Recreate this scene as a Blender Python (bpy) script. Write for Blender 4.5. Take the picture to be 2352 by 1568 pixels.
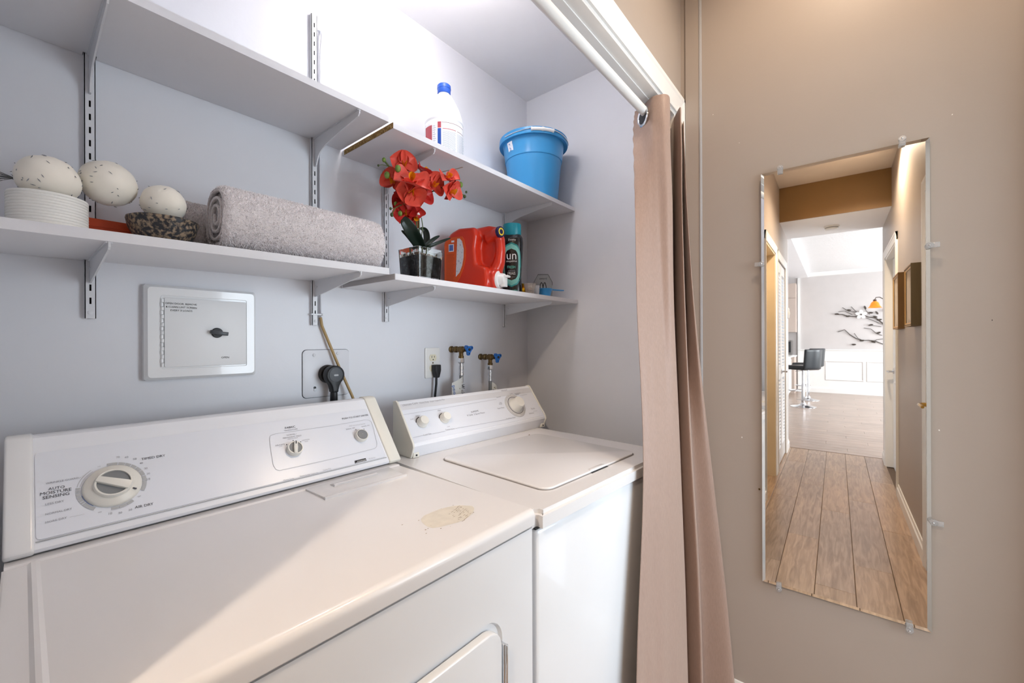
import bpy, bmesh, math, random
from mathutils import Vector as V, Matrix, noise
random.seed(7)
scene = bpy.context.scene
for o in list(bpy.data.objects): bpy.data.objects.remove(o)
C = scene.collection
PI = math.pi
def R_(d): return math.radians(d)

# ---------------------------------------------------------------- camera
FPX, CX, CY = 960.0, 1176.0, 784.0
CAM = V((0, 0, 1.25))
yaw, pitch, roll = R_(50.5), R_(.03), R_(-.2)
fwd = V((math.sin(yaw)*math.cos(pitch), math.cos(yaw)*math.cos(pitch), math.sin(pitch)))
rgt0 = V((math.cos(yaw), -math.sin(yaw), 0)); up0 = rgt0.cross(fwd)
rgt = rgt0*math.cos(roll) + up0*math.sin(roll)
upv = -rgt0*math.sin(roll) + up0*math.cos(roll)
cam = bpy.data.cameras.new('camera'); camo = bpy.data.objects.new('camera', cam); C.objects.link(camo)
cam.sensor_width = 36; cam.lens = FPX/2352*36; cam.clip_start = .02; cam.clip_end = 60
mw = Matrix((rgt, upv, -fwd)).transposed().to_4x4(); mw.translation = CAM
camo.matrix_world = mw; scene.camera = camo
def ray(u, v): return rgt*((u-CX)/FPX) - upv*((v-CY)/FPX) + fwd
def hit(u, v, P, N):
    d = ray(u, v); return CAM + d*((P-CAM).dot(N)/d.dot(N))
# mirror plane (hangs almost parallel to its wall)
MIR_P = V((1.570, 0, 1.25)); _d = R_(-.85); MIR_N = V((-math.cos(_d), math.sin(_d), 0))
def mhit(u, v, ax, val):
    o = hit(u, v, MIR_P, MIR_N); d = ray(u, v); r = d - MIR_N*(2*d.dot(MIR_N)); return o + r*((val-o[ax])/r[ax])

# ---------------------------------------------------------------- world and exposure
vs = scene.view_settings
vs.view_transform = 'Standard'; vs.look = 'None'; vs.gamma = 1; vs.use_curve_mapping = False; vs.exposure = 1.72
w = bpy.data.worlds.new('world'); scene.world = w; w.use_nodes = True
bg = w.node_tree.nodes['Background']; bg.inputs[0].default_value = (.75, .85, 1, 1); bg.inputs[1].default_value = .9

def area(name, loc, rot, sx, sy, power, col):
    l = bpy.data.lights.new(name, 'AREA'); l.shape = 'RECTANGLE'; l.size = sx; l.size_y = sy; l.energy = power; l.color = col
    o = bpy.data.objects.new(name, l); C.objects.link(o); o.location = loc; o.rotation_euler = rot; return o
# daylight entering through the dining room's windows (built below, in the wall at y = -3.4)
area('daylight', (-5.0, -3.34, 1.45), (R_(90), 0, 0), 2.2, 1.5, 70, (.88, .93, 1))
area('daylight', (-8.0, -3.34, 1.45), (R_(90), 0, 0), 1.6, 1.5, 48, (.88, .93, 1))

area('daylight', (1.35, -2.33, 1.40), (R_(90), 0, 0), 2.3, 1.5, 23, (.82, .92, 1))        # window of the room across the hall

# ---------------------------------------------------------------- materials
def lin(h):
    if isinstance(h, str):
        h = h.lstrip('#'); c = [int(h[i:i+2], 16)/255 for i in (0, 2, 4)]
    else: c = h
    return tuple(x/12.92 if x <= .04045 else ((x+.055)/1.055)**2.4 for x in c) + (1,)
MATS = {}
def pm(name, col, rough=.5, metal=0, var=.04, vscale=6, bump=0, bscale=60, spec=.5, coat=0, trans=0, ior=1.45, emis=0, stretch=None, col2=None, c2=(.45, .6), alpha=1, bdist=.002, sheen=0):
    if name in MATS: return MATS[name]
    m = bpy.data.materials.new(name); m.use_nodes = True; nt = m.node_tree; b = nt.nodes['Principled BSDF']
    L = nt.links.new; N = nt.nodes.new
    c = lin(col)
    b.inputs['Roughness'].default_value = rough; b.inputs['Metallic'].default_value = metal
    b.inputs['Specular IOR Level'].default_value = spec; b.inputs['Coat Weight'].default_value = coat
    b.inputs['Transmission Weight'].default_value = trans; b.inputs['IOR'].default_value = ior; b.inputs['Alpha'].default_value = alpha
    b.inputs['Sheen Weight'].default_value = sheen
    tc = N('ShaderNodeTexCoord'); mp = N('ShaderNodeMapping'); L(tc.outputs['Object'], mp.inputs[0])
    if stretch: mp.inputs['Scale'].default_value = stretch
    nz = N('ShaderNodeTexNoise'); nz.inputs['Scale'].default_value = vscale; nz.inputs['Detail'].default_value = 4; L(mp.outputs[0], nz.inputs[0])
    rp = N('ShaderNodeValToRGB'); L(nz.outputs[0], rp.inputs[0])
    e = rp.color_ramp.elements
    if col2: d = lin(col2); e[0].position, e[1].position = c2; e[0].color = c; e[1].color = d
    else:
        e[0].position, e[1].position = .3, .7
        e[0].color = tuple(max(0, x*(1-var)) for x in c[:3])+(1,); e[1].color = tuple(min(1, x*(1+var)) for x in c[:3])+(1,)
    L(rp.outputs[0], b.inputs['Base Color'])
    if bump:
        n2 = N('ShaderNodeTexNoise'); n2.inputs['Scale'].default_value = bscale; n2.inputs['Detail'].default_value = 3; L(mp.outputs[0], n2.inputs[0])
        bp = N('ShaderNodeBump'); bp.inputs['Strength'].default_value = bump; bp.inputs['Distance'].default_value = bdist; L(n2.outputs[0], bp.inputs['Height']); L(bp.outputs[0], b.inputs['Normal'])
    if emis: L(rp.outputs[0], b.inputs['Emission Color']); b.inputs['Emission Strength'].default_value = emis
    MATS[name] = m; return m

M_closet = pm('closet_paint', '#e1e3e9', .38, var=.025, vscale=3, bump=.10, bscale=90)
M_hall = pm('hall_paint', '#a99f97', .42, var=.025, vscale=2.5, bump=.08, bscale=110)
M_brown = pm('bulkhead_shaded', '#8f7048', .5, var=.04, vscale=3)  # brown carries the shade on the bulkhead face the downlights miss
M_ceil = pm('ceiling_paint', '#f7f7f9', .7, var=.01, bump=.15, bscale=40)
M_white = pm('trim_gloss_white', '#eeeeec', .28, var=.01, bump=.05, bscale=40)
M_cream = pm('cream_frame_paint', '#e4d4b6', .4, var=.04)
M_grey = pm('dining_paint', '#cbc6c4', .6, var=.02)
M_shelf = pm('shelf_melamine', '#e6e6ea', .45, var=.015, bump=.05, bscale=60)
M_chip = pm('particle_board', '#8a6b3c', .9, var=.1, vscale=160, col2='#b99a63', bump=.6, bscale=200)
M_metalw = pm('painted_metal', '#dfe1e6', .35, var=.02)
M_enamel = pm('appliance_enamel', '#e5e7ea', .2, var=.008, coat=.3)
M_deck = pm('appliance_top', '#e4e3e4', .26, var=.012, vscale=2, coat=.3)
M_panel = pm('control_panel', '#e8ecf4', .3, var=.006)
M_cap = pm('cream_plastic', '#e6e5dd', .35, var=.01)
M_knobw = pm('knob_plastic', '#e6e5df', .3, var=.01)
M_knobg = pm('knob_grey', '#808488', .4, var=.02)
M_ink = pm('ink_dark', '#4a4c55', .6, var=0)
M_inkb = pm('ink_black', '#1c1d22', .6, var=0)
M_inkg = pm('ink_grey', '#9a9ca4', .6, var=0)
M_inkl = pm('ink_light_grey', '#b4b7bb', .6, var=0)
M_inkblue = pm('ink_blue', '#4668a8', .6, var=0)
M_chrome = pm('chrome', '#d8dadd', .12, 1, var=.01)
M_dark = pm('dark_gap', '#2b2c2e', .8, var=.05)
M_black = pm('black_rubber', '#1b1d20', .45, var=.05)
M_brass = pm('old_brass', '#6e5a3a', .4, .9, var=.15, vscale=60, bump=.3, bscale=120)
M_gold = pm('polished_brass', '#c39a4e', .15, 1, var=.03)
M_tan = pm('tan_cable', '#a98d5c', .45, var=.08, vscale=30)
M_blue = pm('valve_blue', '#1c66b8', .4, var=.03)
M_ivory = pm('ivory_plastic', '#e9e4cd', .35, var=.01)

# ---------------------------------------------------------------- mesh helpers
def rr(x0, x1, y0, y1, r, n=6):
    p = []
    for cx, cy, a in ((x1-r, y1-r, 0), (x0+r, y1-r, 90), (x0+r, y0+r, 180), (x1-r, y0+r, 270)):
        for i in range(n+1):
            t = R_(a+90*i/n); p.append((cx+r*math.cos(t), cy+r*math.sin(t)))
    return p
def frame(P, X, Y):
    X = V(X).normalized(); Z = X.cross(V(Y)).normalized(); Y = Z.cross(X)
    M = Matrix((X, Y, Z)).transposed().to_4x4(); M.translation = V(P); return M
class MB:
    def __init__(s): s.v = []; s.f = []; s.m = []
    def add(s, vs, fs, m=0, M=None):
        b = len(s.v)
        s.v += [tuple(M @ V(p)) if M else tuple(p) for p in vs]
        for f in fs: s.f.append([i+b for i in f]); s.m.append(m)
        return s
    def bm(s, b, m=0, M=None):
        b.verts.index_update()
        s.add([v.co for v in b.verts], [[v.index for v in f.verts] for f in b.faces], m, M); b.free(); return s
    def box(s, x0, x1, y0, y1, z0, z1, m=0, M=None, r=0, seg=2):
        b = bmesh.new(); bmesh.ops.create_cube(b, size=1)
        for v in b.verts: v.co = V(((x0+x1)/2+v.co.x*(x1-x0), (y0+y1)/2+v.co.y*(y1-y0), (z0+z1)/2+v.co.z*(z1-z0)))
        if r: bmesh.ops.bevel(b, geom=b.edges[:], offset=r, segments=seg, affect='EDGES', profile=.5)
        return s.bm(b, m, M)
    def prism(s, poly, ax, a, b_, m=0, M=None, r=0, seg=2, ends=True):
        n = len(poly)
        def P(p, t): return {'x': (t, p[0], p[1]), 'y': (p[0], t, p[1]), 'z': (p[0], p[1], t)}[ax]
        b = bmesh.new()
        A = [b.verts.new(P(p, a)) for p in poly]; B = [b.verts.new(P(p, b_)) for p in poly]
        for i in range(n): b.faces.new((A[i], A[(i+1) % n], B[(i+1) % n], B[i]))
        if ends: b.faces.new(A[::-1]); b.faces.new(B)
        bmesh.ops.recalc_face_normals(b, faces=b.faces[:])
        if r:
            es = [e for e in b.edges if len(e.link_faces) == 2 and e.calc_face_angle(0) > .5]
            bmesh.ops.bevel(b, geom=es, offset=r, segments=seg, affect='EDGES', profile=.5)
        return s.bm(b, m, M)
    def lathe(s, prof, n=32, M=None, m=0, sx=1, sy=1, cap=True):
        vs = []; fs = []
        for r, z in prof:
            for i in range(n):
                a = 2*PI*i/n; vs.append((r*math.cos(a)*sx, r*math.sin(a)*sy, z))
        k = len(prof)
        for j in range(k-1):
            for i in range(n): fs.append([j*n+i, j*n+(i+1) % n, (j+1)*n+(i+1) % n, (j+1)*n+i])
        if cap: fs.append(list(range(n))[::-1]); fs.append([(k-1)*n+i for i in range(n)])
        return s.add(vs, fs, m, M)
    def tube(s, path, r, n=10, m=0, M=None, cap=True, flat=1):
        path = [V(p) for p in path]; rs = r if isinstance(r, (list, tuple)) else [r]*len(path)
        vs = []; fs = []; up = None
        for i, p in enumerate(path):
            t = (path[min(i+1, len(path)-1)]-path[max(i-1, 0)]).normalized()
            if up is None:
                up = V((0, 0, 1)) if abs(t.z) < .9 else V((0, 1, 0))
            x = up.cross(t)
            if x.length < 1e-5: x = V((1, 0, 0)).cross(t)
            x.normalize(); up = t.cross(x)
            for k in range(n):
                a = 2*PI*k/n; vs.append(p + x*(rs[i]*math.cos(a)) + up*(rs[i]*flat*math.sin(a)))
        for i in range(len(path)-1):
            for k in range(n): fs.append([i*n+k, i*n+(k+1) % n, (i+1)*n+(k+1) % n, (i+1)*n+k])
        if cap: fs.append(list(range(n))[::-1]); fs.append([(len(path)-1)*n+k for k in range(n)])
        return s.add(vs, fs, m, M)
    def grid(s, fn, nu, nv, m=0, M=None, wrapu=False):
        vs = [fn(i/(nu if wrapu else nu-1), j/(nv-1)) for j in range(nv) for i in range(nu)]
        fs = []
        for j in range(nv-1):
            for i in range(nu if wrapu else nu-1):
                k = (i+1) % nu; fs.append([j*nu+i, j*nu+k, (j+1)*nu+k, (j+1)*nu+i])
        return s.add(vs, fs, m, M)
    def ring(s, A, B, m=0, M=None):
        n = len(A); return s.add(list(A)+list(B), [[i, (i+1) % n, n+(i+1) % n, n+i] for i in range(n)], m, M)
    def sphere(s, c, r, n=16, m=0, sc=(1, 1, 1), M=None):
        b = bmesh.new(); bmesh.ops.create_uvsphere(b, u_segments=n, v_segments=max(6, n//2+2), radius=r)
        for v in b.verts: v.co = V((c[0]+v.co.x*sc[0], c[1]+v.co.y*sc[1], c[2]+v.co.z*sc[2]))
        return s.bm(b, m, M)
    def build(s, name, mats, parent=None, smooth=35, loc=None, rot=None, fix=False):
        me = bpy.data.meshes.new(name); me.from_pydata(s.v, [], s.f)
        if not isinstance(mats, (list, tuple)): mats = [mats]
        for m in mats: me.materials.append(m)
        me.polygons.foreach_set('material_index', s.m)
        if fix:
            b = bmesh.new(); b.from_mesh(me); bmesh.ops.recalc_face_normals(b, faces=b.faces[:]); b.to_mesh(me); b.free()
        me.update()
        if smooth: me.shade_smooth(); me.set_sharp_from_angle(angle=R_(smooth))
        o = bpy.data.objects.new(name, me); C.objects.link(o)
        if parent: o.parent = parent
        if loc: o.location = loc
        if rot: o.rotation_euler = rot
        return o
def tag(o, label, cat, group=None):
    o['label'] = label; o['category'] = cat
    if group: o['group'] = group
    return o
def thing(name, label, cat, loc=(0, 0, 0), rz=0, group=None):
    o = bpy.data.objects.new(name, None); o.empty_display_size = .05; C.objects.link(o); o.location = loc; o.rotation_euler = (0, 0, rz)
    return tag(o, label, cat, group)
def struct(o): o['kind'] = 'structure'; return o
def wm(loc, rz): return Matrix.Translation(V(loc)) @ Matrix.Rotation(rz, 4, 'Z')
def copy_tree(o, parent=None):
    c = o.copy(); C.objects.link(c); c.parent = parent
    for ch in o.children: copy_tree(ch, c)
    return c
# lettering: glyph outlines turned into flat mesh on a surface
_tx = {}
def glyphs(t):
    if t not in _tx:
        cu = bpy.data.curves.new('t', 'FONT'); cu.body = t; cu.size = 1; cu.resolution_u = 2
        o = bpy.data.objects.new('t', cu); me = bpy.data.meshes.new_from_object(o)
        vs = [tuple(v.co) for v in me.vertices]; fs = [list(p.vertices) for p in me.polygons]
        bpy.data.objects.remove(o); bpy.data.curves.remove(cu); bpy.data.meshes.remove(me)
        x0 = min(v[0] for v in vs); x1 = max(v[0] for v in vs); k = 1/(x1-x0)
        _tx[t] = ([((v[0]-x0)*k, v[1]*k) for v in vs], fs)
    return _tx[t]
def write(mb, t, A, B, N, m=0, asp=1, lift=.0004, slant=0):
    vs, fs = glyphs(t); X = B-A; ln = X.length; X = X/ln; Y = N.cross(X).normalized()
    mb.add([A + X*(ln*(x+slant*y)) + Y*(ln*y*asp) + N*lift for x, y in vs], fs, m)
class Plane:                       # a flat face of a thing; pixels of the photograph give the places of its print
    def __init__(s, P, N, root=None):
        s.I = root.inverted() if root else Matrix.Identity(4)
        s.P = (root @ V(P)) if root else V(P); s.N = ((root.to_3x3() @ V(N)) if root else V(N)).normalized(); s.Nl = V(N).normalized()
    def p(s, u, v): return s.I @ hit(u, v, s.P, s.N)
    def line(s, mb, pts, wd, m=0, lift=.0004):
        Q = [s.p(*q) for q in pts]
        for a, b in zip(Q, Q[1:]):
            d = (b-a).normalized(); o = s.Nl.cross(d)*(wd/2); l = s.Nl*lift
            mb.add([a-o+l, b-o+l, b+o+l, a+o+l], [[0, 1, 2, 3]], m)
# ================================================================ the closet and the hall (setting)
WB, XR, XM, YF, YI, YO = 1.25, 1.636, 1.58, .495, .58, -.345      # back wall, closet right wall, mirror wall, hall-side face, closet-side face, opposite wall
HC, CC, SO = 2.78, 2.43, 2.44                                      # hall ceiling, closet ceiling, dropped soffit
XE = -2.72                                                         # end of the hall
def sbox(name, mat, *b, mats=None):
    return struct(MB().box(*b).build(name, mat, smooth=0))
sbox('wall_back', M_closet, -.2, 1.74, WB, WB+.1, 0, 2.6)
sbox('wall_right', M_closet, XR, 1.74, YI, WB, 0, 2.6)
sbox('wall_left', M_closet, -.2, -.1, YI, WB, 0, 2.6)
sbox('ceiling', M_ceil, -.2, 1.74, YI, WB, CC, 2.6)
mb = MB()
DA, DB = (-1.42, -.75), (-2.40, -1.62)
JL, JR, HZ = -.03, 1.515, 2.06
for (x0, x1, z0, z1) in ((JL, JR, HZ, 3), (JR, XM+.16, 0, 3), (DA[1], JL, 0, 3), (DB[1], DA[0], 0, 3), (XE, DB[0], 0, 3), (DA[0], DA[1], 2.06, 3), (DB[0], DB[1], 2.05, 3)):
    mb.box(x0, x1, YF, YF+.04, z0, z1, 0); mb.box(x0, x1, YF+.04, YI, z0, z1, 1)
struct(mb.build('wall_front', [M_hall, M_closet], smooth=0))
wallm = sbox('wall_mirror', M_hall, XM, XM+.12, YO-.12, YF, 0, 3)
# paint chips on the mirror wall
for k, (u, v, s) in enumerate([(1704, 1004, .0035), (1638, 263, .0022), (2187, 263, .0018), (2279, 735, .002), (2157, 988, .0028), (1698, 328, .0015)]):
    p = hit(u, v, V((XM, 0, 0)), V((1, 0, 0))); q = []
    for i in range(7):
        a = 2*PI*i/7; rr_ = s*random.uniform(.5, 1.2); q.append((p.y+rr_*math.cos(a)*.6, p.z+rr_*math.sin(a)))
    MB().prism(q, 'x', XM-.0006, XM+.002).build('paint_chip', M_white if k not in (3,) else M_dark, wallm, smooth=0)
mb = MB(); DC, DD, DE = (-2.42, -1.46), (-.03, .62), (.78, 1.50)
for (x0, x1, z0, z1) in ((XE, DC[0], 0, 3), (DC[1], DD[0], 0, 3), (DD[1], DE[0], 0, 3), (DE[1], 1.74, 0, 3), (DC[0], DC[1], 2.06, 3), (DD[0], DD[1], 2.06, 3), (DE[0], DE[1], 2.06, 3)):
    mb.box(x0, x1, YO-.12, YO, z0, z1)
struct(mb.build('wall_opposite', M_hall, smooth=0))
sbox('ceiling', pm('hall_ceiling_paint', '#e6ddd2', .7, var=.02, bump=.1, bscale=50), -1.85, 1.74, YO-.12, YI, HC, 3)
sbox('wall_bulkhead', M_brown, -1.853, -1.84, YO, YF, SO, HC+.02)
sbox('ceiling', M_ceil, XE, -1.853, YO, YF, SO, 3)

# white casing round the closet opening
def casing_profile(wd=.066, t=.016): return [(0, 0), (0, t*.55), (wd*.12, t*.62), (wd*.2, t*.5), (wd*.75, t*.85), (wd*.85, t), (wd, t), (wd, 0)]
def casing(name, x0, x1, top, y, sgn, wd=.066, parent=None, mat=None, legs=(1, 1), head=1):
    """moulded frame round an opening x0..x1 on a wall face at y; sgn = direction the wall faces"""
    mb = MB()
    for side, x in ((0, x0), (1, x1)):
        if not legs[side]: continue
        s = -1 if side == 0 else 1
        mb.prism([(x+s*a, y+sgn*b) for a, b in casing_profile(wd)], 'z', 0, top+wd)
    if head: mb.prism([(y+sgn*b, top+a) for a, b in casing_profile(wd)], 'x', x0-wd, x1+wd)
    return struct(mb.build(name, mat or M_white, parent, smooth=0))
casing('trim_1', JL, JR-.001, HZ, YF, -1)
# jamb lining boards of the opening, with the fine seam seen on the soffit
mb = MB(); mb.box(JL, JR, YF-.002, YI+.002, HZ-.012, HZ+.001, r=.001); mb.box(JL, JR, YF+.03, YI-.028, HZ-.0155, HZ-.012, r=.001)
mb.box(JR-.012, JR+.001, YF-.002, YI+.002, 0, HZ-.012); mb.box(JL-.001, JL+.012, YF-.002, YI+.002, 0, HZ-.012)
struct(mb.build('trim_2', M_white, smooth=0))
# narrow corner board and bead on the mirror wall
struct(MB().box(XM-.005, XM+.001, .431, YF-.017, .1, HC, r=.0015).build('trim_3', M_hall, smooth=0))
struct(MB().prism([(XM+.001, .422), (XM-.006, .424), (XM-.007, .4275), (XM-.006, .431), (XM+.001, .432)], 'z', .1, HC).build('trim_4', pm('bead_strip', '#a8a8ab', .35), smooth=0))
def baseboard(name, pts, ax, a, b, mat=M_white): return struct(MB().prism(pts, ax, a, b).build(name, mat, smooth=0))
def bb_prof(c, s, h=.1, t=.013): return [(c, 0), (c+s*t, 0), (c+s*t, h*.72), (c+s*t*.6, h*.8), (c+s*t*.45, h), (c, h)]
baseboard('baseboard_mirror', bb_prof(XM, -1), 'y', YO, YF-.017)
for n, (a, b) in enumerate(((XE, DB[0]-.07), (DB[1]+.07, DA[0]-.07), (DA[1]+.07, JL-.07))): baseboard('baseboard_front', bb_prof(YF, -1), 'x', a, b)
for n, (a, b) in enumerate(((XE, DC[0]-.07), (DC[1]+.07, DD[0]-.07), (DD[1]+.066, DE[0]-.066))): baseboard('baseboard_opposite', bb_prof(YO, 1), 'x', a, b)

# floor: base slab and single planks
fl = struct(MB().box(-10, 1.74, -3.6, 3.2, -.12, -.008).build('floor', pm('subfloor', '#6a5a4c', .8), smooth=0))
def wood(name, base, dark, along):
    m = bpy.data.materials.new(name); m.use_nodes = True; nt = m.node_tree; b = nt.nodes['Principled BSDF']; L = nt.links.new; N = nt.nodes.new
    tc = N('ShaderNodeTexCoord'); oi = N('ShaderNodeObjectInfo'); mp = N('ShaderNodeMapping'); ad = N('ShaderNodeVectorMath'); ad.operation = 'ADD'
    mu = N('ShaderNodeMath'); mu.operation = 'MULTIPLY'; mu.inputs[1].default_value = 37; L(oi.outputs['Random'], mu.inputs[0])
    L(tc.outputs['Object'], ad.inputs[0]); L(mu.outputs[0], ad.inputs[1]); L(ad.outputs[0], mp.inputs[0])
    mp.inputs['Scale'].default_value = (1.5, 16, 1) if along == 'x' else (16, 1.5, 1)
    n1 = N('ShaderNodeTexNoise'); n1.inputs['Scale'].default_value = 3; n1.inputs['Detail'].default_value = 8; n1.inputs['Distortion'].default_value = 1.2; L(mp.outputs[0], n1.inputs[0])
    n2 = N('ShaderNodeTexNoise'); n2.inputs['Scale'].default_value = 1.1; n2.inputs['Detail'].default_value = 2; L(ad.outputs[0], n2.inputs[0])
    r1 = N('ShaderNodeValToRGB'); r1.color_ramp.elements[0].position = .22; r1.color_ramp.elements[1].position = .68; r1.color_ramp.elements[0].color = lin(dark); r1.color_ramp.elements[1].color = lin(base); L(n1.outputs[0], r1.inputs[0])
    hs = N('ShaderNodeHueSaturation'); L(r1.outputs[0], hs.inputs['Color'])
    mr = N('ShaderNodeMapRange'); mr.inputs[1].default_value = .3; mr.inputs[2].default_value = .7; mr.inputs[3].default_value = .84; mr.inputs[4].default_value = 1.08; L(n2.outputs[0], mr.inputs[0]); L(mr.outputs[0], hs.inputs['Value'])
    L(hs.outputs[0], b.inputs['Base Color']); b.inputs['Roughness'].default_value = .28
    return m
W1 = wood('oak_plank', '#b39b87', '#7a6454', 'x'); W2 = wood('oak_plank_warm', '#b89c82', '#836a55', 'x'); W3 = wood('oak_plank_cross', '#b8a394', '#8a786c', 'y')
def plank(x0, x1, y0, y1, m): return MB().box(x0, x1, y0, y1, -.012, 0, r=.0012, seg=1).build('plank', m, fl, smooth=0)
bounds = [-.352+.163*i for i in range(6)]
for i, y in enumerate(bounds):
    x = -2.75 - [.2, .75, .4, 1.0, .55, .1][i]
    while x < XM:
        a, b = max(x, -2.745), min(x+1.21, XM-.01)
        if b > a+.02: plank(a+.0008, b-.0008, max(y, YO)+.0008, min(y+.1622, YI)-.0008, [W1, W2][(i+int(x*3)) % 2])
        x += 1.21
k = 0; x = -9.4
while x < -2.76:
    y = -1.9 + [0, .45, .85, .2, .65][k % 5]
    while y < 1.5:
        plank(x+.001, min(x+.162, -2.75)-.001, y+.001, min(y+1.2, 1.5)-.001, W3); y += 1.2
    x += .163; k += 1
struct(MB().box(-2.752, -2.744, YO, YF, -.005, .002, r=.001).build('trim_5', pm('threshold_strip', '#6b5442', .4), smooth=0))

# ================================================================ lamps (out of view, on the ceilings)
def ceiling_lamp(name, label, x, y, z, r, col, power):
    t = thing(name, label, 'lamp', (x, y, z))
    MB().lathe([(r*1.12, 0), (r*1.12, -.012), (r*.95, -.022)], 32).build('base_plate', M_white, t)
    if name.startswith('closet'): MB().sphere((0, 0, -.022-r*.72), r, 32, sc=(1, 1, .75)).build('globe', pm(name+'_glass', col, .5, var=0, emis=power), t); return t
    MB().lathe([(r*.95, -.02), (r*1.0, -.035), (r*.9, -.06), (r*.6, -.082), (r*.2, -.09), (.001, -.091)], 32).build('diffuser', pm(name+'_glass', col, .5, var=0, emis=power), t)
    return t
ceiling_lamp('closet_ceiling_lamp', 'round white ceiling light inside the laundry closet', 0.80, .88, CC, .07, '#fff8f6', 11.5)
def downlight(x, y, power, label):
    t = thing('recessed_downlight', label, 'lamp', (x, y, HC), 0, 'recessed hall downlights')
    MB().lathe([(.055, -.001), (.075, -.006), (.078, -.003), (.078, 0)], 32, cap=False).build('trim_ring', M_white, t)
    MB().lathe([(.052, -.0015), (.0005, -.0015)], 32, cap=False).build('lens', pm('downlight_lens', '#ffe2c0', .5, var=0, emis=20), t)
    l = bpy.data.lights.new('downlight', 'SPOT'); l.energy = power; l.color = (1, .80, .60); l.spot_size = R_(150); l.spot_blend = .6; l.shadow_soft_size = .05
    o = bpy.data.objects.new('downlight_beam', l); C.objects.link(o); o.location = (0, 0, -.012); o.parent = t
downlight(-1.05, -.15, 44, 'recessed warm downlight in the hall ceiling near the bulkhead')
downlight(1.12, -.03, 11, 'recessed warm downlight in the hall ceiling near the mirror wall')

# ================================================================ shelving
SX = [.114, .585, .829, 1.457]
def shelf(label, x0, x1, y0, y1, zb, zt, t=.0165):
    """board whose underside goes from zb (at x0) to zt (at x1)"""
    ln = math.hypot(x1-x0, zt-zb)
    o = thing('shelf_board', label, 'shelf', (x0, y0, zb), 0, 'white melamine shelf boards'); o.rotation_euler = (0, -math.atan2(zt-zb, x1-x0), 0)
    D = WB-.001-y0; poly = [(.0004, 0), (ln-.0004, 0), (ln-.0004, D)]
    for sx in sorted((q for q in SX if x0 < q < x1), reverse=True):
        c = sx-x0; poly += [(c+.0105, D), (c+.0105, D-.0150), (c-.0105, D-.0150), (c-.0105, D)]
    poly.append((.0004, D)); MB().prism(poly, 'z', 0, t).build('board', M_shelf, o, smooth=0)
    return o, ln, y1-y0
shelf('white upper shelf board holding nothing, above the felt balls and towel', -.1, .672, .988, 1.238, 1.853, 1.853, .0175)
o, ln, dp = shelf('white upper shelf board under bleach jug and blue bucket', .678, XR-.001, .978, 1.238, 1.8365, 1.8365)
MB().box(-.0012, .0004, .001, dp-.001, .001, .0155).build('raw_edge', M_chip, o, smooth=0)['label'] = 'raw brown particle board end'
q = [(.155+.02*math.cos(i)*.2, .03+i*.018) for i in range(4)]
mb = MB(); random.seed(3)
pa = [(.30, .04), (.296, .075), (.285, .11), (.28, .14)]
mb.add([(x-.0018-random.random()*.002, y, -.0004) for x, y in pa]+[(x+.0018+random.random()*.002, y, -.0004) for x, y in pa], [[i, i+1, 5+i, 4+i] for i in range(3)])
mb.build('scuff', pm('scuffed_board', '#b79d86', .8, vscale=90, var=.2), o, smooth=0)
shelf('white lower shelf board under felt balls and rolled towels', -.1, .668, .983, 1.238, 1.4195, 1.4345, .0175)
o, ln, dp = shelf('white lower shelf board under orchid, red detergent jug and blue scoop', .672, XR-.001, .963, 1.238, 1.4195, 1.4195)
MB().box(-.0012, .0004, .001, dp-.001, .001, .0155).build('end_edge', pm('grey_edge', '#b4b0b0', .7), o, smooth=0)

def standard(x, z0, z1, label):
    t = thing('shelf_standard', label, 'bracket rail', (x, WB, z0), 0, 'slotted wall standards'); H = z1-z0; mb = MB(); w, d = .0085, .0125
    ys = -d
    mb.box(-w, -w+.0015, ys, 0, 0, H); mb.box(w-.0015, w, ys, 0, 0, H)
    z = .03; cuts = [(0, 0)]
    while z < H-.02: cuts.append((z, z+.0135)); z += .0275
    cuts.append((H, H)); f = ys; b = ys+.0013
    for (a0, a1), (b0, b1) in zip(cuts, cuts[1:]): mb.box(-w, w, f, b, a1, b0)
    for a0, a1 in cuts[1:-1]: mb.box(-w, -.0016, f, b, a0, a1); mb.box(.0016, w, f, b, a0, a1)
    mb.build('channel', M_metalw, t, smooth=0)
    MB().box(-w+.0016, w-.0016, -.002, 0, .004, H-.004).build('channel_shade', M_dark, t, smooth=0)  # dark plate standing in for the shade inside the channel
    MB().lathe([(.0042, 0), (.0042, .0012), (.002, .0022), (0.0005, .0022)], 12, frame((0, ys, .012), (1, 0, 0), (0, 0, 1))).build('screw', M_metalw, t)
    return t
standard(SX[0], 1.302, 1.99, 'white slotted shelf standard behind the felt balls')
standard(SX[1], 1.301, 2.222, 'long white slotted shelf standard rising above the upper shelf')
standard(SX[2], 1.32, 1.84, 'white slotted shelf standard behind the orchid')
standard(SX[3], 1.318, 1.83, 'white slotted shelf standard nearest the corner, behind the fabric scent bottle')
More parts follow.
